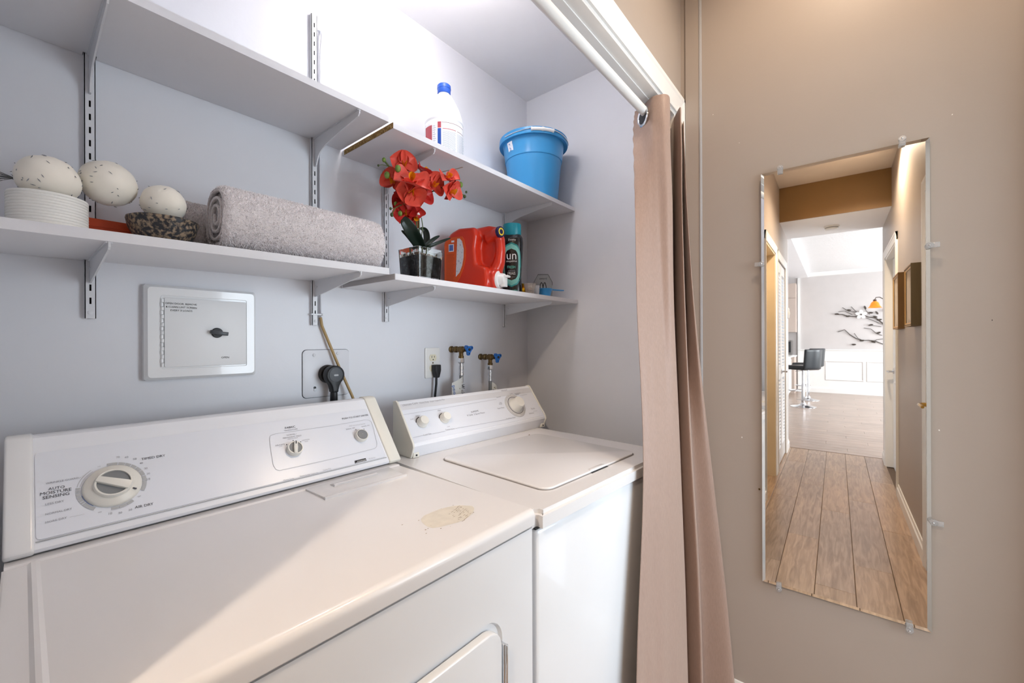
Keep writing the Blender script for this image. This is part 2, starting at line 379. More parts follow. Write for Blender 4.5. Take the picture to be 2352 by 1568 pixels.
def bracket(x, z, kind, dep, label):
    """z = underside of the shelf"""
    t = thing('shelf_bracket', label, 'bracket', (x, WB-.0125, z), 0, 'white metal shelf brackets')
    if kind == 'curved':
        P = [(0, 0), (-dep, 0), (-dep-.002, .004), (-dep-.002, -.010), (-dep+.004, -.016)]
        P += [(-.16, -.0245), (-.10, -.032), (-.068, -.037), (-.05, -.0415), (-.036, -.048), (-.026, -.056), (-.019, -.065), (-.014, -.075), (-.011, -.082), (0, -.082)]
    else:
        P = [(0, 0), (-dep, 0), (-dep-.002, .005), (-dep-.002, -.009), (-dep+.003, -.013), (-.004, -.048), (0, -.048)]
    MB().prism(P, 'x', -.0015, .0015).build('arm', M_metalw, t, smooth=0)
    MB().prism([(-.002, -.002), (-dep, -.002), (-dep, .0002), (-.002, .0002)], 'x', -.0045, .0045).build('top_flange', M_metalw, t, smooth=0)
    if kind != 'curved': MB().sphere((-.0016, -.016, -.02), .0028, 8, sc=(.6, 1, 1)).build('rivet', M_chrome, t)
U = 'white curved bracket under the upper shelf, on the '
Lw = 'white tapered bracket under the lower shelf, on the '
nm = ['standard behind the felt balls', 'long standard beside the rolled towel', 'standard behind the orchid', 'standard in the corner']
for x, n, zu, zl in zip(SX, nm, (1.853, 1.853, 1.8365, 1.8365), (1.424, 1.4333, 1.4195, 1.4195)):
    bracket(x, zu-.0004, 'curved', .245 if x < .7 else .252, U+n); bracket(x, zl-.0004, 'straight', .25, Lw+n)
# cable running up beside the long standard and its tie
ct = thing('wall_cable', 'thin cable clipped beside the long standard, tan below', 'cable', (0, 0, 0))
MB().tube([(.606, 1.243, 1.30), (.604, 1.244, 1.5), (.604, 1.244, 1.85), (.605, 1.242, 2.12), (.608, 1.238, 2.17), (.6075, 1.246, 2.188), (.602, 1.249, 2.19)], .0028).build('painted_length', M_closet, ct)
MB().tube([(.602, 1.240, 1.325), (.606, 1.240, 1.30), (.625, 1.236, 1.25), (.655, 1.228, 1.17), (.69, 1.215, 1.08), (.70, 1.205, 1.04)], .0042).build('bare_length', M_tan, ct)
zt = thing('cable_tie', 'clear cable tie round the foot of the long standard', 'cable tie', (SX[1], WB, 1.333))
MB().box(-.0105, .024, -.0155, -.0128, -.002, .002).box(-.0125, -.0105, -.0155, 0, -.002, .002).build('band', M_metalw, zt, smooth=0)
MB().box(.0185, .024, -.018, -.011, -.0035, .0035, r=.0008).build('head', M_metalw, zt, smooth=0)

# ================================================================ mirror with its clips
ma = math.atan2(MIR_N.y, MIR_N.x)
mr_ = thing('mirror', 'tall frameless mirror clipped to the taupe wall', 'mirror', (0, 0, 0))
cs = [hit(u, v, MIR_P, MIR_N) for u, v in ((1749, 400), (2134, 315), (2142, 1455), (1750, 1333))]
ml = sum(c.y for c in (cs[0], cs[3]))/2; mr0 = sum(c.y for c in cs[1:3])/2; mt = sum(c.z for c in cs[:2])/2; mbm = sum(c.z for c in cs[2:])/2
def mp_(y, z, d=0): t = (y)/MIR_N.x; return V((MIR_P.x + (y*(-MIR_N.y)/MIR_N.x), y, z)) + MIR_N*d
M_mir = pm('mirror_silver', '#f1f0ec', .012, 1, var=0)
bv = .0085
mb = MB(); I_ = [mp_(ml-bv, mt-bv), mp_(mr0+bv, mt-bv), mp_(mr0+bv, mbm+bv), mp_(ml-bv, mbm+bv)]
mb.add(I_, [[0, 1, 2, 3]]); mb.build('silvered_face', M_mir, mr_, smooth=0, fix=False)
O_ = [mp_(ml, mt, -.0009), mp_(mr0, mt, -.0009), mp_(mr0, mbm, -.0009), mp_(ml, mbm, -.0009)]
MB().ring(O_, I_).build('bevel', M_mir, mr_, smooth=0)
B_ = [p - MIR_N*.0045 for p in O_]
MB().ring(O_, B_).add(B_, [[3, 2, 1, 0]]).build('glass_edge', pm('glass_edge', '#9fb0a8', .15, var=.02), mr_, smooth=0)
M_clip = pm('clear_clip', '#e9ebee', .15, trans=.75, var=0)
for k, (u, v, ang) in enumerate([(1792, 388, 0), (2072, 322, 0), (2139, 563, -90), (2148, 1200, -90), (1789, 1349, 180), (2089, 1443, 180), (1746, 607, 90)]):
    p = hit(u, v, V((1.5665, 0, 0)), V((1, 0, 0))); M = Matrix.Translation(p) @ Matrix.Rotation(R_(ang), 4, 'X')
    cl = MB().lathe([(.0085, .0), (.0085, .004), (.007, .006), (.0005, .006)], 16, M @ Matrix.Translation((0, 0, .003)) @ Matrix.Rotation(R_(-90), 4, 'Y'), sx=1.0).box(-.005, -.001, -.007, .007, -.016, .002, 0, M, r=.001).build('clip', M_clip, mr_)
    MB().sphere((0, 0, 0), .0024, 8, M=M @ Matrix.Translation((-.006, 0, .004))).build('screw', M_chrome, cl)
p = hit(1744, 1123, V((XM-.002, 0, 0)), V((1, 0, 0))); MB().sphere(p, .003, 10).build('screw', M_brass, mr_)

# ================================================================ curtain rod and curtain
rod = thing('curtain_rod', 'white round curtain rod under the closet header', 'curtain rod', (0, 0, 0))
RY, RZ = .53, 1.996
MB().tube([(JL+.013, RY, RZ), (.6, RY, RZ-.001), (JR-.013, RY, RZ)], .0135, 20).build('tube', M_white, rod)
MB().lathe([(.026, 0), (.026, .004), (.018, .012), (.0145, .012)], 20, frame((JR-.0125, RY, RZ), (0, 1, 0), (0, 0, 1)) @ Matrix.Rotation(PI, 4, 'X')).build('end_socket', M_white, rod)
cu = thing('curtain', 'long taupe grommet curtain pushed to the side of the closet', 'curtain', (1.38, .47, 0))
CO = V((1.38, .47, 0))
def ru(u): return math.tan(yaw+math.atan((u-CX)/FPX))
LV = [  # z, then (pixel column, y) of: left hem, face middle, fold, valley, fold, valley, fold, back end
 (2.035, [(1460, .582), (1474, .558), (1503, .500), (1539, .464), (1536, .535), (1566, .452), (1561, .535), (1572, .474), (1568, .545)]),
 (1.93, [(1456, .570), (1472, .545), (1504, .493), (1540, .458), (1537, .530), (1567, .448), (1562, .530), (1574, .468), (1570, .545)]),
 (1.70, [(1459, .540), (1480, .515), (1512, .480), (1544, .450), (1541, .515), (1568, .440), (1565, .505), (1580, .450), (1576, .535)]),
 (1.35, [(1464, .500), (1490, .482), (1520, .460), (1549, .436), (1546, .485), (1573, .424), (1570, .478), (1596, .424), (1590, .50)]),
 (.90, [(1478, .452), (1500, .440), (1530, .425), (1560, .412), (1557, .448), (1587, .400), (1584, .440), (1627, .388), (1612, .44)]),
 (.45, [(1462, .444), (1492, .432), (1530, .415), (1572, .400), (1569, .436), (1604, .384), (1600, .425), (1660, .352), (1640, .40)]),
 (.02, [(1452, .440), (1490, .426), (1534, .408), (1580, .392), (1576, .428), (1614, .372), (1608, .414), (1688, .314), (1660, .37)])]
def crm(P, t):
    n = len(P)-1; i = min(int(t*n), n-1); f = t*n-i
    a, b, c, d = P[max(i-1, 0)], P[i], P[i+1], P[min(i+2, n)]
    return (b*2 + (c-a)*f + (a*2-b*5+c*4-d)*f*f + (b*3-a-c*3+d)*f**3)*.5
rows = [[V((ru(u)*y, y, z)) for u, y in pts] for z, pts in LV]
def cloth(s, t, off=0):
    pz = [crm(r, s) for r in rows]
    p = crm(pz, t)
    # shirred side hem near the top and soft drape wrinkles
    e = max(0, 1-s/.10); q = math.exp(-((t-.18)/.14)**2)
    p = p + V((-.5, .2, 0))*(.004*e*q*math.sin(t*150)) + V((.6, .8, 0))*(.004*noise.noise(V((s*7, t*3.5, 1)))+.0025*noise.noise(V((s*15, t*7, 4))))
    return p + V((.4, .9, 0)).normalized()*off - CO
M_cloth = pm('curtain_linen', '#9e867a', .5, var=.07, vscale=420, stretch=(1, 1, .15), bump=.35, bscale=900, bdist=.0006, sheen=.25)
mb = MB(); mb.grid(lambda s, t: cloth(s, t), 150, 120)
co = mb.build('fabric', M_cloth, cu, smooth=180)
sm = co.modifiers.new('thickness', 'SOLIDIFY'); sm.thickness = .0016; sm.offset = 1
# grommet where the rod enters the cloth
def grom(M): 
    b = MB(); 
    def f(s, t): a = 2*PI*s; c = 2*PI*t; return V(((.0275+.0055*math.cos(c))*math.cos(a), (.0275+.0055*math.cos(c))*math.sin(a), .0030*math.sin(c)))
    b.grid(f, 32, 10, 0, M, wrapu=True); return b
ss = .19
gp = cloth(ss, .022) ; tx = (cloth(ss+.03, .022)-cloth(ss-.03, .022)).normalized()
gz = V((gp.x, gp.y, RZ-.014)); nrm = tx.cross(V((0, 0, 1))); nrm = nrm if nrm.dot(CAM-(gp+CO)) > 0 else -nrm
MG = frame(gz + nrm*.015, V((0, 0, 1)).cross(nrm), (0, 0, 1))
grom(MG).build('grommet', M_chrome, cu)
MB().lathe([(.0255, 0), (.0255, .0008), (.0005, .0008)], 28, MG).build('grommet_hole', M_black, cu)
# ================================================================ dryer
def knob_frame(P, N): return frame(P, (1, 0, 0), V(N).cross(V((1, 0, 0))))
DL, DZ = (-.012, .510, 0), R_(-1.0); DM = wm(DL, DZ); DW, DDp, DH = .685, .66, .915
dr = thing('dryer', 'white front-loading dryer with long control console, standing beside the washer', 'dryer', DL, DZ)
MB().box(.004, DW-.004, .012, DDp, .06, .883, r=.004).build('cabinet', M_enamel, dr)
# top deck: rounded front lip, raised rim at the left and back
mb = MB()
prof = [(0, .884), (-.001, .900)] + [(.012-.013*math.cos(a), .903+.012*math.sin(a)) for a in [i*PI/2/6 for i in range(7)]] + [(.46, .915), (.463, .918), (.472, .918), (.476, .917), (DDp, .917), (DDp, .884), (.01, .884), (.01, .8815), (.002, .8815)]
mb.prism(prof, 'x', .002, DW)
mb.prism([(0, .9145), (.024, .9145), (.0285, .9178), (.033, .9178), (.038, .9148), (.038, .91), (0, .91)], 'y', .012, .46)
mb.build('top_deck', M_deck, dr, smooth=25)
# front panel with a real opening for the door
X0, X1, Z0, Z1 = .085, .592, .22, .752
inn = rr(X0, X1, Z0, Z1, .045, 8); n = len(inn); cxp, czp = (X0+X1)/2, (Z0+Z1)/2
def to_rect(p, x0, x1, z0, z1):
    dx, dz = p[0]-cxp, p[1]-czp; k = min(((x1-cxp) if dx > 0 else (cxp-x0))/max(abs(dx), 1e-6), ((z1-czp) if dz > 0 else (czp-z0))/max(abs(dz), 1e-6)); return (cxp+dx*k, czp+dz*k)
out = [to_rect(p, .003, DW-.003, .09, .8775) for p in inn]
# put the true corners in
for cx_, cz_ in ((.003, .09), (DW-.003, .09), (.003, .8775), (DW-.003, .8775)):
    j = min(range(n), key=lambda i: (out[i][0]-cx_)**2+(out[i][1]-cz_)**2); out[j] = (cx_, cz_)
mb = MB(); A3 = [(x, .004, z) for x, z in out]; B3 = [(x, .004, z) for x, z in inn]
inn2 = rr(X0+.004, X1-.004, Z0+.004, Z1-.004, .041, 8); C3 = [(x, .0105, z) for x, z in inn2]
mb.ring(A3, B3).ring(B3, C3).ring([(x, .0125, z) for x, z in out], A3).add(C3, [list(range(n))])
mb.build('front_panel', M_enamel, dr, smooth=25, fix=True)
MB().box(.012, DW-.012, .02, .06, .0, .09).build('toe_kick', M_enamel, dr, smooth=0)
dd = MB().prism(rr(X0+.012, X1-.011, Z0+.012, Z1-.012, .038, 8), 'y', -.007, .0095, r=.004, seg=3).build('door', M_enamel, dr, smooth=30)
hg = MB().box(X1-.009, X1-.002, -.0075, .009, .628, .703, r=.001); 
hg.box(X1-.0065, X1-.0005, -.011, -.006, .628, .703, r=.002)
hg.build('hinge', M_chrome, dd)
MB().box(X1-.009, X1-.002, -.0075, .009, .30, .375, r=.001).build('hinge', M_chrome, dd)
# console
CP0, CP1 = V((0, .484, .9265)), V((0, .606, 1.0755)); FN = V((0, -(CP1.z-CP0.z), CP1.y-CP0.y)).normalized(); FU = (CP1-CP0).normalized()
cprof = [(.490, .9185), (.485, .9215), (CP0.y, CP0.z), (CP1.y, CP1.z), (.6115, 1.0825), (.620, 1.0855), (.637, 1.0855), (.646, 1.079), (.652, .9185)]
MB().prism(cprof, 'x', .03, .685).build('console_body', M_panel, dr, smooth=0)
for a, b, mt_ in ((.0, .0325, M_enamel), (.668, .7045, M_cap)):
    ex = [(.486, .9175), (.4815, .922), (.4805, .927), (.6035, 1.0775), (.610, 1.0855), (.620, 1.0885), (.640, 1.0885), (.650, 1.080), (.655, .9175)]
    MB().prism(ex, 'x', a, b, r=.004, seg=3).build('end_cap', mt_, dr, smooth=40)
def fpt(x, v, n=0): return V((x, CP0.y, CP0.z)) + FU*v + FN*n
# inset panel with its raised border line
FL = (CP1-CP0).length
MB().prism(rr(.034, .664, .0145, FL-.022, .006, 4), 'z', -.001, .0012, 0, frame(fpt(0, 0), (1, 0, 0), FU)).build('face_panel', pm('console_face', '#e3e8f2', .26, var=.004), dr, smooth=0)
MB().prism([(.0335, .011), (.664, .011), (.664, .0127), (.0335, .0127)], 'z', 0, .0018, 0, frame(fpt(0, 0), (1, 0, 0), FU)).build('border_line', M_inkl, dr, smooth=0)
PL = Plane(fpt(0, 0, .0016), FN, DM)
def a_(X, Y): return (80+X/7.35, 1020+Y/7.35)
def b_(X, Y): return (600+X/7.84, 930+Y/7.84)
def text_on(parent, plane, items, mat, name='lettering'):
    for it in items:
        mb = MB(); write(mb, it[0], plane.p(*it[1]), plane.p(*it[2]), plane.Nl, 0, it[3] if len(it) > 3 else 1); mb.build(name, mat, parent, smooth=0)
text_on(dr, PL, [('TIMED DRY', a_(1800, 272), a_(2205, 205)), ('AIR DRY', a_(1690, 1088), a_(2005, 1020)), ('AUTO', a_(225, 780), a_(505, 735)), ('MOISTURE', a_(90, 870), a_(620, 780)), ('SENSING', a_(130, 935), a_(585, 850)),
  ('PUSH TO START DRYER', b_(1462, 262), b_(1930, 190)), ('FABRIC', b_(435, 430), b_(620, 402))], M_ink)
text_on(dr, PL, [('WRINKLE GUARD', a_(185, 680), a_(740, 580)), ('LESS DRY', a_(180, 1035), a_(495, 970)), ('NORMAL DRY', a_(180, 1200), a_(630, 1100)), ('MORE DRY', a_(180, 1340), a_(545, 1250)),
  ('70', a_(1375, 238), a_(1435, 228)), ('60', a_(1520, 236), a_(1580, 228)), ('50', a_(1660, 268), a_(1720, 258)), ('40', a_(1770, 338), a_(1828, 328)), ('30', a_(1850, 424), a_(1905, 415)), ('20', a_(1888, 514), a_(1945, 505)), ('10', a_(1893, 610), a_(1948, 600)),
  ('10', a_(1245, 1192), a_(1305, 1182)), ('20', a_(1410, 1178), a_(1475, 1166)), ('30', a_(1585, 1128), a_(1645, 1114)), ('OFF', a_(1060, 390), a_(1115, 378)), ('OFF', a_(1735, 895), a_(1795, 880)), ('OFF', a_(1065, 1162), a_(1130, 1150)),
  ('TEMPERATURE', b_(415, 475), b_(655, 438)), ('NORMAL /', b_(465, 555), b_(640, 528)), ('PERMANENT PRESS', b_(393, 610), b_(725, 558)), ('MEDIUM HIGH', b_(480, 625), b_(660, 593)), ('COTTON', b_(735, 650), b_(870, 625)), ('HIGH', b_(785, 668), b_(845, 658)), ('DELICATE', b_(258, 742), b_(425, 712)), ('LOW', b_(325, 755), b_(380, 745)),
  ('SIGNAL OFF', b_(1530, 450), b_(1690, 418)), ('SIGNAL ON', b_(1810, 400), b_(1950, 372))], M_inkg)
text_on(dr, PL, [('END OF CYCLE SIGNAL', b_(1588, 388), b_(1878, 345)), ('70 Series', b_(1940, 980), b_(2055, 950)), ('Heavy Duty', b_(400, 1365), b_(595, 1325)), ('Extra Large Capacity', b_(700, 1292), b_(1025, 1225)), ('Quiet Pak', b_(1115, 1185), b_(1260, 1150))], M_inkl)
mb = MB()
Q = [b_(150, 620), b_(160, 560), b_(190, 540), b_(250, 518), b_(700, 455), b_(1300, 368), b_(1870, 268), b_(1940, 275), b_(1980, 300), b_(2010, 380), b_(2085, 690), b_(2078, 750), b_(2040, 785), b_(1500, 918), b_(900, 1055), b_(330, 1178), b_(265, 1160), b_(215, 1080), b_(170, 800), b_(150, 620)]
PL.line(mb, Q, .0008); mb.build('outline_print', M_inkl, dr, smooth=0)
for q_, w_ in (([a_(590, 1232), a_(840, 1178)], .0004), ([a_(745, 575), a_(775, 560)], .0006)):
    mb = MB(); PL.line(mb, q_, w_); mb.build('leader_line', M_inkl, dr, smooth=0)
# brand plate
lp = [PL.p(*b_(*q)) for q in ((1688, 1052), (1895, 1003), (1880, 955), (1680, 1003))]
bp_ = MB().add([p+FN*.0004 for p in lp], [[0, 1, 2, 3]]).build('brand_plate', M_inkb, dr, smooth=0)
mb = MB(); write(mb, 'KENMORE', PL.p(*b_(1735, 1030)), PL.p(*b_(1885, 995)), FN, 0, 1, .0008)
mb.add([PL.p(*b_(*q))+FN*.0007 for q in ((1700, 1040), (1880, 998), (1880, 1003), (1700, 1046))], [[0, 1, 2, 3]]); mb.build('lettering', M_enamel, bp_, smooth=0)
# timer dial with printed arcs
dc = PL.p(*a_(1322, 700)); dR = (PL.p(*a_(1835, 640))-PL.p(*a_(815, 800))).length/2
def ang(X, Y): d = PL.p(*a_(X, Y))-dc; return math.atan2(d.dot(FU), d.x)
def arc(mb, a0, a1, r0, r1, m=0, n=18):
    if a1 < a0: a1 += 2*PI
    I2 = []; O2 = []
    for i in range(n+1):
        t = a0+(a1-a0)*i/n; e = V((1, 0, 0))*math.cos(t)+FU*math.sin(t); I2.append(dc+e*r0+FN*.0004); O2.append(dc+e*r1+FN*.0004)
    mb.add(I2+O2, [[i, i+1, n+2+i, n+1+i] for i in range(n)], m)
mb = MB(); t0, t1 = ang(1810, 780), ang(1210, 340)
e_ = [t0, ang(1860, 600), ang(1850, 520), ang(1815, 430), ang(1740, 370), ang(1655, 320), ang(1545, 290), ang(1410, 285), t1]
for p, q in zip(e_, e_[1:]): arc(mb, p+.012, q-.012, dR*1.02, dR*1.16)
t0, t1 = ang(1010, 1100), ang(700, 760)
s0 = ang(1010, 1100); s1 = ang(700, 740)
if s0 > s1: s0, s1 = s1, s0
s0, s1 = (s0 % (2*PI), s1 % (2*PI)); s0, s1 = min(s0, s1), max(s0, s1)
cutsA = [s0+(s1-s0)*k for k in (0, .12, .24, .36, .5, .6, .7, 1)]
cutsA = [s1-(s1-s0)*k for k in (0, .38, .46, .56, .66, .80, .86, .93, 1)][::-1]
for p, q in zip(cutsA, cutsA[1:]): arc(mb, p+.012, q-.012, dR*1.05, dR*1.19)
u0, u1 = ang(1280, 1120) % (2*PI), ang(1690, 960) % (2*PI)
for k in range(3): arc(mb, u0+(u1-u0)*k/3+.012, u0+(u1-u0)*(k+1)/3-.012, dR*1.03, dR*1.15)
g0, g1 = ang(980, 460) % (2*PI), s0
mb.build('dial_print', M_inkl, dr, smooth=0)
mb = MB(); arc(mb, ang(980, 460) % (2*PI), s0-.03 if s0 > ang(980, 460) % (2*PI) else s0, dR*1.15, dR*1.17); arc(mb, ang(980, 460) % (2*PI), s0-.03, dR*1.06, dR*1.075); mb.build('dial_print', M_inkl, dr, smooth=0)
mb = MB(); b0, b1 = ang(770, 880) % (2*PI), ang(960, 1070) % (2*PI); arc(mb, min(b0, b1), max(b0, b1), dR*1.015, dR*1.03); mb.build('dial_print', M_inkblue, dr, smooth=0)
KM = knob_frame(dc, FN)
kn = MB().lathe([(dR, 0), (dR*.99, .003), (dR*.93, .006), (dR*.72, .0095), (dR*.70, .010)], 48, KM).build('timer_dial', M_knobw, dr, smooth=50)
kh = .016
MB().lathe([(dR*.68, .008), (dR*.66, kh-.002), (dR*.63, kh), (dR*.57, kh), (dR*.56, kh-.005)], 48, KM, cap=False).build('grip_ring', M_knobw, kn, smooth=40)
MB().lathe([(dR*.565, kh-.003), (dR*.3, kh-.0035), (.0005, kh-.0035)], 40, KM, cap=False).build('grey_insert', M_knobg, kn)
MK = KM @ Matrix.Rotation(R_(-28), 4, 'Z')
MB().prism([(-dR*.62, -dR*.13), (dR*.6, -dR*.20), (dR*.63, 0), (dR*.6, dR*.20), (-dR*.62, dR*.13)], 'z', kh-.006, kh+.003, 0, MK, r=.0015).build('grip_bar', M_knobw, kn, smooth=40)
MB().box(dR*.74, dR*.88, -.001, .001, .0082, .0105, 0, KM @ Matrix.Rotation(R_(-33), 4, 'Z')).build('pointer', M_ink, kn, smooth=0)
# temperature selector
tc_ = PL.p(*b_(595, 800)); tR = (PL.p(*b_(735, 770))-PL.p(*b_(455, 820))).length/2; KM = knob_frame(tc_, FN)
kn = MB().lathe([(tR*1.0, 0), (tR*.97, .010), (tR*.93, .0115), (tR*.82, .0115), (tR*.8, .008)], 36, KM, cap=False).build('temperature_knob', M_knobw, dr, smooth=40)
MB().lathe([(tR*.81, .0095), (tR*.3, .009), (.0005, .009)], 32, KM, cap=False).build('grey_insert', M_knobg, kn)
MB().prism([(-tR*.2, -tR*.9), (tR*.2, -tR*.9), (tR*.26, 0), (tR*.2, tR*.9), (-tR*.2, tR*.9), (-tR*.26, 0)], 'z', .007, .0145, 0, KM @ Matrix.Rotation(R_(-14), 4, 'Z'), r=.0012).build('grip_bar', M_knobw, kn, smooth=40)
MB().box(-.0012, .0012, tR*.45, tR*.86, .0143, .015, 0, KM @ Matrix.Rotation(R_(-14), 4, 'Z')).build('pointer', M_ink, kn, smooth=0)
sc_ = PL.p(*b_(1795, 565)); KM = knob_frame(sc_, FN); sR = tR*.86
kn = MB().lathe([(sR*1.12, 0), (sR*1.1, .010), (sR*1.02, .0115), (sR*.93, .0115), (sR*.92, .008)], 36, KM, cap=False).build('start_button', M_knobw, dr, smooth=40)
MB().lathe([(sR*.92, .0105), (sR*.88, .0125), (sR*.4, .0135), (.0005, .0138)], 32, KM, cap=False).build('grey_cap', M_knobg, kn)
for q in ((460, 712), (575, 640), (710, 662), (1705, 445), (1850, 435)):
    p = PL.p(*b_(*q)); MB().lathe([(.0012, 0.0002), (.0012, .0006), (.0002, .0006)], 8, knob_frame(p, FN)).build('marker_dot', M_ink, dr, smooth=0)
# lint screen cover in the deck
PD = Plane((0, 0, .915), (0, 0, 1), DM)
l4 = [PD.p(*q) for q in ((703, 1130), (738, 1147), (918, 1092), (885, 1072))]
x0, x1, y0, y1 = .440, .640, .372, .462
lc = MB().prism([(x0, y0), (x1, y0), (x1+.012, y1), (x0-.004, y1)], 'z', .9135, .9190, r=.0015).build('lint_cover', M_deck, dr, smooth=30)
MB().prism([(y0-.002, .914), (y0-.003, .9195), (y0+.001, .9208), (y0+.006, .9198), (y0+.008, .914)], 'x', x0-.002, x1+.004).build('cover_lip', M_deck, lc, smooth=30)
MB().prism([(y0+.052, .918), (y0+.050, .9235), (y0+.056, .9245), (y0+.076, .9190)], 'x', x0+.045, x1-.045).build('finger_pull', M_deck, lc, smooth=20)
# worn label print on the deck
mb = MB(); random.seed(11)
for r_ in range(9):
    for k in range(5):
        if random.random() < .62:
            u = .552+k*.0085+random.uniform(-.002, .002)+r_*.001; v = .068+r_*.0055+k*.0035; l = random.uniform(.003, .009)
            mb.add([(u, v, .9153), (u+l, v+l*.12, .9153), (u+l, v+l*.12+.0009, .9153), (u, v+.0009, .9153)], [[0, 1, 2, 3]])
for k in range(16):
    u, v = random.uniform(.47, .60), random.uniform(.06, .15); s = random.uniform(.0006, .002)
    mb.add([(u-s, v-s*.6, .9153), (u+s, v-s*.4, .9153), (u+s*.7, v+s*.6, .9153), (u-s*.6, v+s*.7, .9153)], [[0, 1, 2, 3]])
mb.build('worn_label', pm('worn_print', '#7d6a4e', .6, var=.3, vscale=200), dr, smooth=0)['kind'] = 'stuff'
def stain(m, cx, cy, rx, ry):
    mb = MB(); q = []
    for i in range(22):
        a = 2*PI*i/22; k = 1+.25*noise.noise(V((math.cos(a)*1.5, math.sin(a)*1.5, cx*9))); q.append((cx+rx*k*math.cos(a), cy+ry*k*math.sin(a), .91515))
    mb.add(q, [list(range(22))]); return mb.build('glue_stain', m, dr, smooth=0)
stain(pm('glue_residue', '#dcd6c9', .35, var=.05, vscale=60), .552, .108, .062, .036)
sd = struct  # (no-op alias)

# ================================================================ washer
WL, WZ = (.690, .503, 0), R_(-3.5); WMx = wm(WL, WZ); WW, WD, WH = .675, .64, .898
wa = thing('washer', 'white top-loading washer with sloped console, beside the curtain', 'washing machine', WL, WZ)
MB().box(.004, WW-.004, .008, WD, .03, .862, r=.012, seg=3).build('cabinet', M_enamel, wa, smooth=40)
mb = MB()
prof = [(.006, .8635), (0, .868), (-.001, .886)] + [(.012-.013*math.cos(a), .887+.011*math.sin(a)) for a in [i*PI/2/6 for i in range(7)]] + [(WD, .898), (WD, .8635)]
b = bmesh.new(); bmesh.ops.create_cube(b, size=1)
for v in b.verts: v.co = V((WW/2+v.co.x*WW, WD/2-.0005+v.co.y*(WD+.001), .88075+v.co.z*.0345))
bmesh.ops.bevel(b, geom=[e for e in b.edges if abs((e.verts[0].co-e.verts[1].co).z) > .01], offset=.016, segments=5, affect='EDGES')
bmesh.ops.bevel(b, geom=[e for e in b.edges if min(e.verts[0].co.z, e.verts[1].co.z) > .89], offset=.009, segments=4, affect='EDGES')
MB().bm(b).build('top_panel', M_deck, wa, smooth=40)
MB().box(.006, WW-.006, .010, WD-.01, .8605, .8645).build('seam', M_dark, wa, smooth=0)
# lid: sits in a shallow groove
PW = Plane((0, 0, .898), (0, 0, 1), WMx)
lid = [PW.p(*q) for q in ((1014, 1049), (1245, 1133), (1440, 1043), (1245, 993))]
lx0, lx1, ly0, ly1 = .112, .566, .066, .470
LP = rr(lx0, lx1, ly0, ly1, .03, 6)
LG = rr(lx0-.0035, lx1+.0035, ly0-.0035, ly1+.0035, .0335, 6)
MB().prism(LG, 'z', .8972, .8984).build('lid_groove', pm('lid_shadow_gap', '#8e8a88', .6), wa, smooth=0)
ld = MB().prism(LP, 'z', .8975, .9035, r=.0025, seg=3).build('lid', M_deck, wa, smooth=40)
hx0 = lx0+.19
MB().prism([(hx0, ly0-.005), (hx0+.085, ly0-.005), (hx0+.078, ly0+.010), (hx0+.007, ly0+.010)], 'z', .8970, .8992).build('finger_recess', M_dark, ld, smooth=0)
MB().prism([(hx0+.004, ly0+.002), (hx0+.081, ly0+.002), (hx0+.076, ly0+.013), (hx0+.009, ly0+.013)], 'z', .8996, .9045, r=.001).build('finger_lip', M_deck, ld, smooth=30)
MB().sphere((lx1-.03, ly1+.012, .898), .003, 8).build('lid_bumper', M_brass, wa)
# console: sloped face, nose and undercut
wp = [(.545, .8985), (.531, .934), (.533, .943), (.618, 1.056), (.626, 1.0615), (.638, 1.059), (.640, .8985)]
cx0, cx1 = .055, .700
MB().prism(wp, 'x', cx0+.006, cx1-.006).build('console_body', M_panel, wa, smooth=0)
for a, bb in ((cx0, cx0+.007), (cx1-.007, cx1)):
    MB().prism([(.541, .8985), (.527, .934), (.530, .945), (.615, 1.060), (.625, 1.065), (.640, 1.062), (.642, .8985)], 'x', a, bb, r=.0025, seg=3).build('end_cap', M_cap, wa, smooth=40)
for x in (cx0+.018, cx1-.014):
    f_ = MB().prism([(x-.012, .8985), (x+.012, .8985), (x+.010, .914), (x-.010, .914)], 'y', .536, .552, r=.002).build('foot_tab', M_cap, wa, smooth=40)
    MB().lathe([(.003, 0), (.003, .001), (.0004, .001)], 10, frame((x, .536, .906), (1, 0, 0), (0, 0, 1))).build('screw', M_dark, f_, smooth=0)
w0, w1 = V((0, .533, .943)), V((0, .618, 1.056)); WN = V((0, -(w1.z-w0.z), w1.y-w0.y)).normalized(); WU = (w1-w0).normalized(); wl = (w1-w0).length
MB().prism([(cx0+.008, .004), (cx1-.008, .004), (cx1-.008, wl-.003), (cx0+.008, wl-.003)], 'z', 0, .001, 0, frame(w0, (1, 0, 0), WU)).build('face_panel', pm('console_face', '#e4e6ee', .26), wa, smooth=0)
MB().prism([(cx0+.008, wl-.026), (cx1-.008, wl-.026), (cx1-.008, wl-.004), (cx0+.008, wl-.004)], 'z', .0008, .0013, 0, frame(w0, (1, 0, 0), WU)).build('header_band', pm('console_band', '#d6d8de', .3), wa, smooth=0)
PWc = Plane(w0+WN*.0014, WN, WMx)
def c_(X, Y): return (880+X/5.227, 860+Y/5.227)
for q in ([(200, 490), (1360, 297)], [(360, 757), (485, 730)], [(590, 712), (745, 680)], [(865, 648), (1475, 540)], [(1640, 250), (1725, 238)], [(1800, 442), (1850, 434)]):
    mb = MB(); PWc.line(mb, [c_(*k) for k in q], .0007); mb.build('rule_print', M_inkg, wa, smooth=0)
